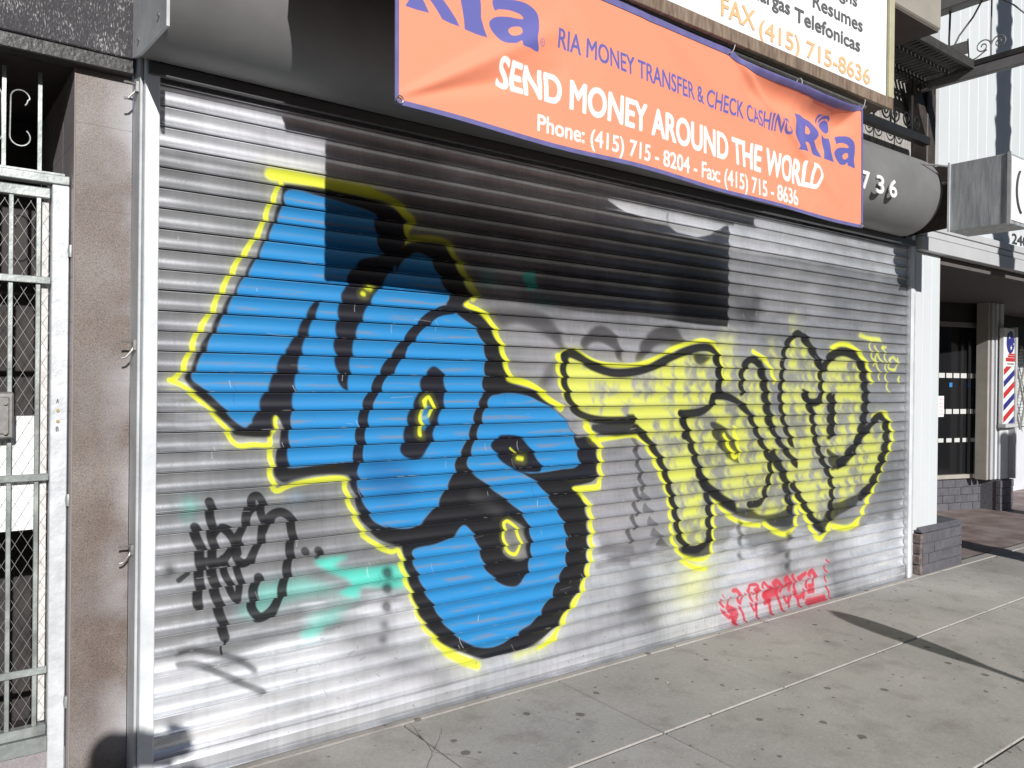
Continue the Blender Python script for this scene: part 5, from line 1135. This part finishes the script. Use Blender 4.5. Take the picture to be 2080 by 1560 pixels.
struct(MB().box(6.6, 7.055, .26, 3.2, -.02, 2.66).build('recess_side_wall', M_SIDL), 'side wall of the barber shop recess', 'wall')
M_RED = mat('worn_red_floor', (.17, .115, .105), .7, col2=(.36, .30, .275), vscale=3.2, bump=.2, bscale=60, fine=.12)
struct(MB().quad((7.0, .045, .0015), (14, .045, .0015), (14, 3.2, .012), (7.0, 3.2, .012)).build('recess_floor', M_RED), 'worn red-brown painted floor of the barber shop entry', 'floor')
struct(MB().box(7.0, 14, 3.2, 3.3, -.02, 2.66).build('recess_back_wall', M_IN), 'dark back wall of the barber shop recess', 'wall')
M_NUM = mat('black_numerals', (.05, .05, .05), .5)
text_obj('240', 'house_number', 8.50, 8.86, 2.935, .10, .0035, M_NUM, bar, .03, .004)
# brick work
M_BRK = mat('grey_painted_brick', (.095, .092, .105), .6, col2=(.13, .125, .14), vscale=14, bump=.6, bscale=45, rnd=.06)
M_BRKR = mat('raw_brick', (.10, .075, .07), .85, col2=(.26, .21, .19), vscale=22, bump=.7, bscale=50, rnd=.15)
M_MRT = mat('grey_mortar', (.145, .14, .155), .9, var=.2, vscale=30)
def bricks(parent, x0, x1, yf, z0, zt, L_, H_, g, material, dep, fn=None):
    r = 0; z = z0
    while z < zt-.01:
        h = min(H_, zt-z)-g; x = x0-(L_/2 if r % 2 else 0)
        while x < x1-.005:
            xa, xb = max(x, x0), min(x+L_-g, x1)
            if xb-xa > .02:
                j = random.uniform(-.0025, .0025); mb = MB().box(xa, xb, yf+j, yf+dep, z+g/2, z+h+g/2, .004)
                if fn: mb.v = [fn(*p) for p in mb.v]
                mb.build('brick', material, parent)
            x += L_
        z += H_; r += 1
pier = thing('brick_pier', 'low grey-painted brick pier with a raw broken left end under the white boards', 'pier', (7.05, .05, 0))
MB().box(6.70, 7.40, -.028, .20, -.02, .335).build('mortar', M_MRT, pier)
bricks(pier, 6.735, 7.425, -.04, -.005, .345, .20, .0865, .006, M_BRK, .05)
for r in range(4):
    x0 = 6.682+random.uniform(-.004, .006); MB().box(x0, 6.728, -.037+random.uniform(-.004, .004), .08, -.005+r*.0865+.005, -.005+(r+1)*.0865-.006, .006).build('brick', M_BRKR, pier)
MB().prism([(-.046, .347), (.20, .347), (.20, .40), (.0, .385)], 'x', 6.70, 7.43).build('sloped_cap', M_BRK, pier)
# slanting window bay of the barber shop
W0 = Vector((9.2, 1.767, 0)); E_ = Vector((.9628, -.27, 0)).normalized(); N_ = Vector((-E_.y, E_.x, 0))  # N_ points inwards
def WP(s, d, z): p = W0+E_*s+N_*d; return (p.x, p.y, z)
wb = thing('low_brick_wall', 'low grey-painted brick wall under the barber shop window', 'wall', tuple(W0))
def wbox(s0, s1, d0, d1, z0, z1, b=0):
    mb = MB().box(s0, s1, d0, d1, z0, z1, b); mb.v = [WP(*p) for p in mb.v]; return mb
wbox(-.6, 2.13, .015, .2, 0, .40).build('mortar', M_MRT, wb)
bricks(wb, -.6, 2.13, .0, .0, .385, .21, .096, .006, M_BRK, .06, fn=WP)
wd = thing('shop_window', 'dark barred barber shop window with white dashes on the glass', 'window', WP(1, 0, .4))
M_FRM = mat('tan_window_frame', (.40, .37, .32), .55, var=.1)
M_FRD = mat('dim_window_frame', (.26, .25, .23), .5, var=.1)
wbox(-.6, 1.95, -.03, .10, .402, .452, .003).build('sill', M_FRM, wd)
wbox(-.6, 1.95, -.01, .06, 2.30, 2.36, .003).build('frame', M_FRD, wd)
wbox(1.86, 1.95, -.01, .06, .453, 2.298, .003).build('frame', M_FRD, wd)
wbox(-.6, 1.95, .0, .06, 2.362, 2.598).build('transom_panel', M_IN, wd)
gl = bpy.data.materials.new('window_glass'); gl.use_nodes = True; b_ = gl.node_tree.nodes['Principled BSDF']
b_.inputs['Base Color'].default_value = (.02, .02, .022, 1); b_.inputs['Roughness'].default_value = .06; b_.inputs['Transmission Weight'].default_value = .35
wbox(-.6, 1.859, .03, .036, .453, 2.299).build('glass', gl, wd)
for i in range(14):
    s_ = .72+i*.085
    if s_ < 1.84: wbox(s_-.006, s_+.006, .10, .112, .46, 1.15).build('bar', M_IRON, wd)
M_STK = mat('white_sticker', (.62, .62, .60), .5)
for z in (1.69, 1.24):
    for i in range(10):
        s_ = .62+i*.125
        if s_ < 1.75: wbox(s_, s_+.10, .0245, .0285, z-.03, z+.03).build('sticker', M_STK, wd)
for i in range(8): wbox(.70+i*.14, .79+i*.14, .0245, .0285, .855, .905).build('sticker', M_STK, wd)
M_BLS = mat('blue_sticker', (.04, .22, .55), .4)
for s_ in (1.30, 1.62): wbox(s_, s_+.05, .0245, .028, 1.545, 1.60).build('sticker', M_BLS, wd, label='small blue sticker')
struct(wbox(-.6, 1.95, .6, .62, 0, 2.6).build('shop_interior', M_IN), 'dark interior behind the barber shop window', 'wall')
nt_ = MB().box(7.062, 7.21, .03, .033, 1.29, 1.47).build('paper_notice', mat('white_paper', (.85, .84, .84), .6)); 
tag(nt_, 'white paper notice with red print at the edge of the white boards', 'notice')
for i in range(5):
    text_obj(('MON TUE', 'WED THU', 'FRI 10AM', 'SAT 7PM', 'SUN 5PM')[i] if False else '|||||', 'print_line', 7.10, 7.19, 1.435-i*.031, .010, .0295, MATS.get('red_print') or mat('red_print', (.55, .12, .12), .6), nt_, .0, .0005)
# jambs, door side and barber pole
jb = thing('door_jambs', 'pale vertical door jambs between the window and the barber pole', 'door frame', (11.1, 1.15, 0))
for i, (x, wd_, mm_) in enumerate(((10.72, .05, M_FRM), (10.80, .07, M_FASC), (10.90, .06, M_SIDL), (10.99, .09, M_SID))):
    MB().box(x, x+wd_-.006, 1.10-i*.012, 1.24, .40, 2.598, .003).build('jamb', mm_, jb)
p2 = thing('corner_pier', 'dark brick corner pier under the barber pole', 'pier', (11.2, 1.1, 0))
MB().box(10.97, 11.34, 1.04, 1.28, 0, .385).build('mortar', M_MRT, p2)
bricks(p2, 10.96, 11.35, 1.03, .0, .39, .19, .096, .006, M_BRK, .06)
MB().box(11.0, 11.33, 1.06, 1.20, .392, 1.03, .003).build('plinth', M_SIDL, p2)
M_BPW = mat('white_board', (.82, .82, .80), .45); M_BPR = mat('pole_red', (.55, .03, .035), .4); M_BPB = mat('pole_blue', (.03, .03, .22), .4)
bpl = thing('barber_pole', 'red, white and blue striped barber pole board under a starred blue ball', 'barber pole', (11.1, 1.0, 1.1))
X0, X1, Z0, Z1, YB = 10.915, 11.235, 1.10, 2.27, 1.0
MB().box(X0, X1, YB, YB+.05, Z0-.005, Z1+.02, .003).build('board', M_BPW, bpl)
MB().box(X1+.002, X1+.05, YB-.02, YB+.06, .40, Z1+.04, .003).build('side_post', M_FASC, bpl)
MB().box(X0-.01, X1, YB-.04, YB+.05, Z0-.05, Z0-.008, .003).build('shelf', M_FASC, bpl)
def clipz(poly, z0, z1):
    for s_, zc in ((1, z0), (-1, z1)):
        out = []
        for i in range(len(poly)):
            a, b = poly[i-1], poly[i]; ia, ib = s_*(a[1]-zc) >= 0, s_*(b[1]-zc) >= 0
            if ia != ib: t = (zc-a[1])/(b[1]-a[1]); out.append((a[0]+t*(b[0]-a[0]), zc))
            if ib: out.append(b)
        poly = out
    return poly
ZC = 1.845
for i in range(7):
    z = 1.80-i*.148
    poly = clipz([(X0+.01, z-.10), (X0+.01, z-.025), (X1-.005, z+.125), (X1-.005, z+.05)], Z0, ZC-.035)
    if len(poly) > 2: MB().prism(poly, 'y', YB-.004, YB-.001).build('stripe', M_BPR if i % 2 == 0 else M_BPB, bpl)
MB().box(X0+.05, X1-.004, YB-.006, YB-.001, ZC-.03, ZC+.025).build('name_plate', M_BPW, bpl)
text_obj('MODERN', 'lettering', X0+.09, X1-.03, ZC-.012, .022, YB-.0065, M_NUM, bpl, .02, .001)
MB().box(X0+.06, X1-.004, YB-.006, YB-.001, ZC+.03, ZC+.075).build('band', M_BPR, bpl)
MB().box(X0+.12, X1-.004, YB-.006, YB-.001, ZC+.082, ZC+.105).build('band', M_BPR, bpl)
MB().box(X0+.14, X1-.004, YB-.006, YB-.001, ZC+.112, ZC+.13).build('band', M_BPR, bpl)
bl = [(X1-.13+.115*math.cos(a), ZC+.27+.14*math.sin(a)) for a in np.linspace(0, 2*math.pi, 28)[:-1]]
ball = MB().prism([(min(x, X1-.003), z) for x, z in bl], 'y', YB-.005, YB-.001).build('ball', M_BPB, bpl)
for sx_, sz_, r in ((X1-.17, ZC+.33, .024), (X1-.06, ZC+.36, .02), (X1-.12, ZC+.20, .035), (X1-.04, ZC+.25, .02)):
    MB().prism([(sx_+(r if i % 2 == 0 else r*.4)*math.sin(i*math.pi/5), sz_+(r if i % 2 == 0 else r*.4)*math.cos(i*math.pi/5)) for i in range(10)], 'y', YB-.008, YB-.0055).build('star', M_BPW, ball)
# folding lattice gate and blinds further right
lg = thing('folding_gate', 'folding lattice gate in front of white blinds behind the barber pole', 'gate', (12, 1.6, 0))
MB().box(11.35, 14, 1.75, 1.8, 0, .95).build('lower_panel', M_SIDL, lg)
for i in range(24):
    MB().box(11.35, 14, 1.74, 1.765, .965+i*.048, .965+i*.048+.042).build('blind_slat', M_SID, lg)
MB().box(11.35, 14, 1.73, 1.8, 2.13, 2.6).build('header', M_IN, lg)
for i in range(7):
    for s_ in (1, -1):
        xa = 11.3+i*.32; MB().tube([(xa, 1.66+.006*s_, 1.55-.62*s_), (xa+.62, 1.66+.006*s_, 1.55+.62*s_)], .014, 6).build('lattice_bar', M_FRD, lg)

# ================================================================== STREET THINGS OUTSIDE THE FRAME WHOSE SHADOWS FALL IN IT
def back(p, y): t = (p[1]-y)/SUND.y; return Vector(p)-SUND*t
M_PALM = mat('palm_bark', (.16, .13, .10), .95, var=.3, vscale=20, bump=.8, bscale=40)
M_FROND = mat('palm_frond', (.05, .09, .03), .7, var=.3, vscale=8)
pb = back((8.25, -.06, 0), -3.45); px, py = pb.x, -3.45
palm = thing('palm_tree', 'tall street palm whose ragged trunk shadow climbs the white boards', 'tree', (px, py, -.06))
pts = []; rr_ = []; zz_ = -.08
while zz_ < 9.2:
    for dz_, dr in ((0, 0), (.12, .012), (.16, .03), (.19, .0)):
        pts.append((px+.01*math.sin(zz_*1.3), py, zz_+dz_)); rr_.append(.175-.004*zz_+dr*random.uniform(.5, 1.4))
    zz_ += .21
MB().tube(pts, rr_, 14).build('trunk', M_PALM, palm, smooth=True)
for i in range(30):
    a = i*2.399; el = random.uniform(-.4, 1.1); mb = MB(); L_ = random.uniform(1.5, 2.1); prev = None
    cl = [Vector((px+math.cos(a)*L_*t*math.cos(el*(1-t*.4)), py+math.sin(a)*L_*t*math.cos(el*(1-t*.4)), 9.2+L_*t*math.sin(el)-1.1*t*t)) for t in np.linspace(0, 1, 9)]
    mb.tube(cl, [.02-.0018*k for k in range(9)], 5)
    side_ = Vector((-math.sin(a), math.cos(a), 0))
    for k in range(2, 9):
        for s_ in (1, -1):
            for jj in range(3):
                c0 = cl[k-1].lerp(cl[k], jj/3); tip = c0+side_*s_*.42*(1-abs(k-5)/7)+Vector((math.cos(a)*.15, math.sin(a)*.15, -.12))
                w_ = Vector((math.cos(a), math.sin(a), 0))*.02; q0 = len(mb.v); mb.v += [tuple(c0-w_), tuple(c0+w_), tuple(tip)]; mb.f.append([q0, q0+1, q0+2])
    mb.build('frond', M_FROND, palm, recalc=False)
# parking meter
tip = back((5.13, -.176, 0), -3.55); mx_, my__, H_ = tip.x, -3.55, tip.z
pm = thing('parking_meter', 'slim parking meter at the kerb whose long pointed shadow lies on the slabs', 'parking meter', (mx_, my__, gz(my__)))
zs = [(0, .03), (.04, .03), (H_-.56, .026), (H_-.50, .03), (H_-.44, .055), (H_-.34, .082), (H_-.22, .10), (H_-.13, .095), (H_-.06, .07), (H_-.02, .035), (H_, .006)]
MB().tube([(mx_, my__, z-.066 if z < .05 else z) for z, r in zs[:4]], [r for z, r in zs[:4]], 16).build('pole', M_STEEL, pm, smooth=True)
MB().tube([(mx_, my__, z) for z, r in zs[3:]], [r for z, r in zs[3:]], 20).build('head', M_DARKM, pm, smooth='all')
MB().box(mx_-.035, mx_+.035, my__-.106, my__-.09, H_-.24, H_-.16, .004).build('display', M_BLACK, pm)
# street pole
sp_ = back((11.12, .95, 0), -3.6)
po = thing('street_post', 'thick grey post at the kerb that shades the dark corner pier', 'post', (sp_.x, -3.6, gz(-3.6)))
MB().tube([(sp_.x, -3.6, gz(-3.6)-.01), (sp_.x, -3.6, 2.9)], .14, 16).build('shaft', M_FEG, po, smooth=True)
MB().tube([(sp_.x, -3.6, 2.9), (sp_.x, -3.6, 2.97), (sp_.x, -3.6, 3.02)], [.16, .15, .04], 16).build('cap', M_FEG, po, smooth=True)
# photographer
M_JACK = mat('dark_jacket', (.03, .032, .045), .8, var=.2, vscale=20); M_SKIN = mat('skin', (.45, .27, .19), .55); M_JEAN = mat('blue_jeans', (.035, .05, .10), .8, var=.2, vscale=30)
M_SHOE = mat('black_shoes', (.02, .02, .02), .5); M_HAIR = mat('dark_hair', (.02, .015, .012), .7)
pe = thing('person', 'person in a dark jacket photographing the shutter, shadow at lower left', 'person', (-.18, -3.62, gz(-3.62)))
def skin_body(name, verts, edges, radii, material, parent, lv=2):
    o0 = wloc(parent); me = bpy.data.meshes.new(name); me.from_pydata([tuple(Vector(v)-o0) for v in verts], edges, [])
    o = bpy.data.objects.new(name, me); COL.objects.link(o)
    md = o.modifiers.new('skin', 'SKIN'); ss = o.modifiers.new('sub', 'SUBSURF'); ss.levels = lv; ss.render_levels = lv
    for i, r in enumerate(radii): me.skin_vertices[0].data[i].radius = (r, r) if not isinstance(r, tuple) else r
    me.skin_vertices[0].data[0].use_root = True
    dg = bpy.context.evaluated_depsgraph_get(); dg.update(); m2 = bpy.data.meshes.new_from_object(o.evaluated_get(dg)); bpy.data.objects.remove(o)
    m2.materials.clear(); m2.materials.append(material); m2.polygons.foreach_set('use_smooth', [True]*len(m2.polygons))
    o = bpy.data.objects.new(name, m2); COL.objects.link(o); o.parent = parent; return o
g0 = gz(-3.62); HX, HY = -.175, -3.62
Vb = [(HX, HY, .93), (HX, HY+.01, 1.12), (HX, HY+.01, 1.33), (HX, HY, 1.46), (HX+.005, HY+.02, 1.53), (HX+.01, HY+.035, 1.60),
      (HX-.10, HY, .86), (HX-.12, HY+.02, .48), (HX-.13, HY-.01, .09+g0), (HX-.14, HY+.12, .05+g0),
      (HX+.10, HY, .86), (HX+.13, HY+.02, .48), (HX+.15, HY-.01, .09+g0), (HX+.16, HY+.12, .05+g0),
      (HX-.17, HY, 1.41), (HX-.23, HY+.08, 1.18), (HX+.06, HY+.24, 1.42), (HX+.15, HY+.30, 1.52),
      (HX+.17, HY, 1.41), (HX+.29, HY+.06, 1.17), (HX+.335, HY+.22, 1.40), (HX+.315, HY+.29, 1.53)]
Eb = [(0, 1), (1, 2), (2, 3), (3, 4), (4, 5), (0, 6), (6, 7), (7, 8), (8, 9), (0, 10), (10, 11), (11, 12), (12, 13), (3, 14), (14, 15), (15, 16), (16, 17), (3, 18), (18, 19), (19, 20), (20, 21)]
Rb = [(.15, .11), (.145, .10), (.165, .11), (.12, .09), .055, .055, .088, .062, .045, .04, .088, .062, .045, .04, .08, .06, .065, .060, .08, .075, .085, .085]
skin_body('body', Vb, Eb, Rb, M_JACK, pe)
bm = bmesh.new(); bmesh.ops.create_uvsphere(bm, u_segments=24, v_segments=16, radius=1)
def head_mesh(name, sx, sy, sz, c, material, f=None):
    mb = MB(); bm = bmesh.new(); bmesh.ops.create_uvsphere(bm, u_segments=28, v_segments=20, radius=1)
    for v in bm.verts:
        x, y, z = v.co
        if f: x, y, z = f(x, y, z)
        mb.v.append((c[0]+x*sx, c[1]+y*sy, c[2]+z*sz))
    bm.verts.index_update(); mb.f = [[v.index for v in ff.verts] for ff in bm.faces]; bm.free()
    return mb.build(name, material, pe, smooth='all')
def hf(x, y, z):
    if z < 0: x *= 1+.22*z; y *= 1+.05*z
    if y > .8 and abs(x) < .2: y += .16*max(0, 1-abs(z+.12)*3)*(1-abs(x)*5)
    if y > .6 and abs(z-.12) < .12: y -= .05
    return x, y, z
head_mesh('head', .078, .098, .118, (HX+.012, HY+.05, 1.685), M_SKIN, hf)
head_mesh('hair', .086, .102, .10, (HX+.012, HY+.03, 1.72), M_HAIR, lambda x, y, z: (x, y if y < .5 else .5+(y-.5)*.5, max(z, -.35 if y < 0 else .1)))
for s_ in (-1, 1): MB().tube([(HX+.012+s_*.076, HY+.045, 1.66), (HX+.012+s_*.090, HY+.035, 1.69), (HX+.012+s_*.082, HY+.045, 1.71)], [.008, .014, .008], 8).build('ear', M_SKIN, pe, smooth='all')
for s_ in (-1, 1): MB().tube([(HX+.012+s_*.028, HY+.140, 1.70), (HX+.012+s_*.028, HY+.146, 1.70)], [.012, .007], 10).build('eye', M_WHITE, pe)
MB().tube([(HX-.010, HY+.142, 1.632), (HX+.012, HY+.147, 1.630), (HX+.034, HY+.142, 1.632)], [.003, .006, .003], 8).build('mouth', mat('lips', (.35, .14, .12), .5), pe)
# phone sits right behind the lens, hands close on its ends
ph_c = Vector((0, -3.24, EYE))-fwd*.016; U3 = Vector((0, 0, 1)); R3 = rgt0
ph_o = MB()
for a in (-.045, .150):
    for b in (-.028, .104):
        for c_ in (0, -.009): ph_o.v.append(tuple(ph_c+R3*a+U3*b+fwd0*c_))
ph_o.f = [[0, 1, 3, 2], [4, 6, 7, 5], [0, 4, 5, 1], [2, 3, 7, 6], [0, 2, 6, 4], [1, 5, 7, 3]]
pho = ph_o.build('phone', M_BLACK); tag(pho, 'black smartphone held up level in both hands by the photographer', 'phone')
def hand(base, tow, side_dir, mirror):
    """palm at base, fingers curl round the phone edge"""
    V = [base, base+tow*.045, base+tow*.085]; E = [(0, 1), (1, 2)]; Rr = [.042, .052, .048]
    skin_body('hand', V, E, Rr, M_SKIN, pe, 2)
    for k, ln in enumerate((.070, .078, .073, .058)):
        o_ = base+tow*.075+R3*(.034-k*.022)*mirror
        P_ = [o_, o_+tow*ln*.45+fwd0*.006, o_+tow*ln*.75-fwd0*.008, o_+tow*ln-fwd0*.020]
        MB().tube([tuple(p) for p in P_], [.0105, .010, .009, .007], 10).build('finger', M_SKIN, pe, smooth='all')
    o_ = base+tow*.02+U3*.022
    MB().tube([tuple(o_), tuple(o_+tow*.025+U3*.03-fwd0*.012), tuple(o_+tow*.055+U3*.04-fwd0*.018)], [.012, .0105, .008], 10).build('thumb', M_SKIN, pe, smooth='all')
hand(Vector((HX+.16, HY+.33, 1.53)), Vector((.08, .10, .75)).normalized(), None, 1)
hand(Vector((HX+.325, HY+.31, 1.535)), Vector((-.10, .06, .75)).normalized(), None, -1)

# ================================================================== OTHER SIDE OF THE STREET (unseen buildings added to block the low sky light)
M_OPA = mat('far_stucco', (.30, .27, .24), .85, var=.1, vscale=1); M_OPB = mat('far_brick', (.16, .09, .07), .9, var=.2, vscale=3)
for (x0, x1, hh, mm_, lb) in ((10.8, 19, 12.5, M_OPB, 'unseen three storey brown building added across the street to the right to block low sky'), (-7.5, 10.5, 7.6, M_OPA, 'unseen two storey tan building added straight across the street to block low sky'),
                              (-22, -7.8, 12.0, M_OPB, 'unseen tall brown building added across the street to the left to block low sky'), (19.3, 34, 10, M_OPA, 'unseen long tan building added far right across the street to block low sky')):
    ob = thing('sky_block_building', lb, 'building', ((x0+x1)/2, -22, 0), 'unseen buildings added across the street')
    MB().box(x0, x1, -30, -22, -.1, hh).build('wall', mm_, ob)
    MB().box(x0-.1, x1+.1, -22.2, -21.7, hh-.5, hh+.1).build('cornice', M_BEIGE, ob)
    z = 1.0
    while z < hh-2:
        x = x0+.8
        while x < x1-1.6:
            f = MB().box(x, x+1.2, -21.99, -21.93, z, z+1.6).build('window', M_FRD, ob); MB().box(x+.08, x+1.12, -21.925, -21.915, z+.08, z+1.52).build('pane', gl, f)
            x += 2.4
        z += 3.1
struct(MB().box(-60, 80, -24, -18.2, -.29, -.03).build('far_pavement', M_CONC), 'concrete pavement across the street', 'pavement')
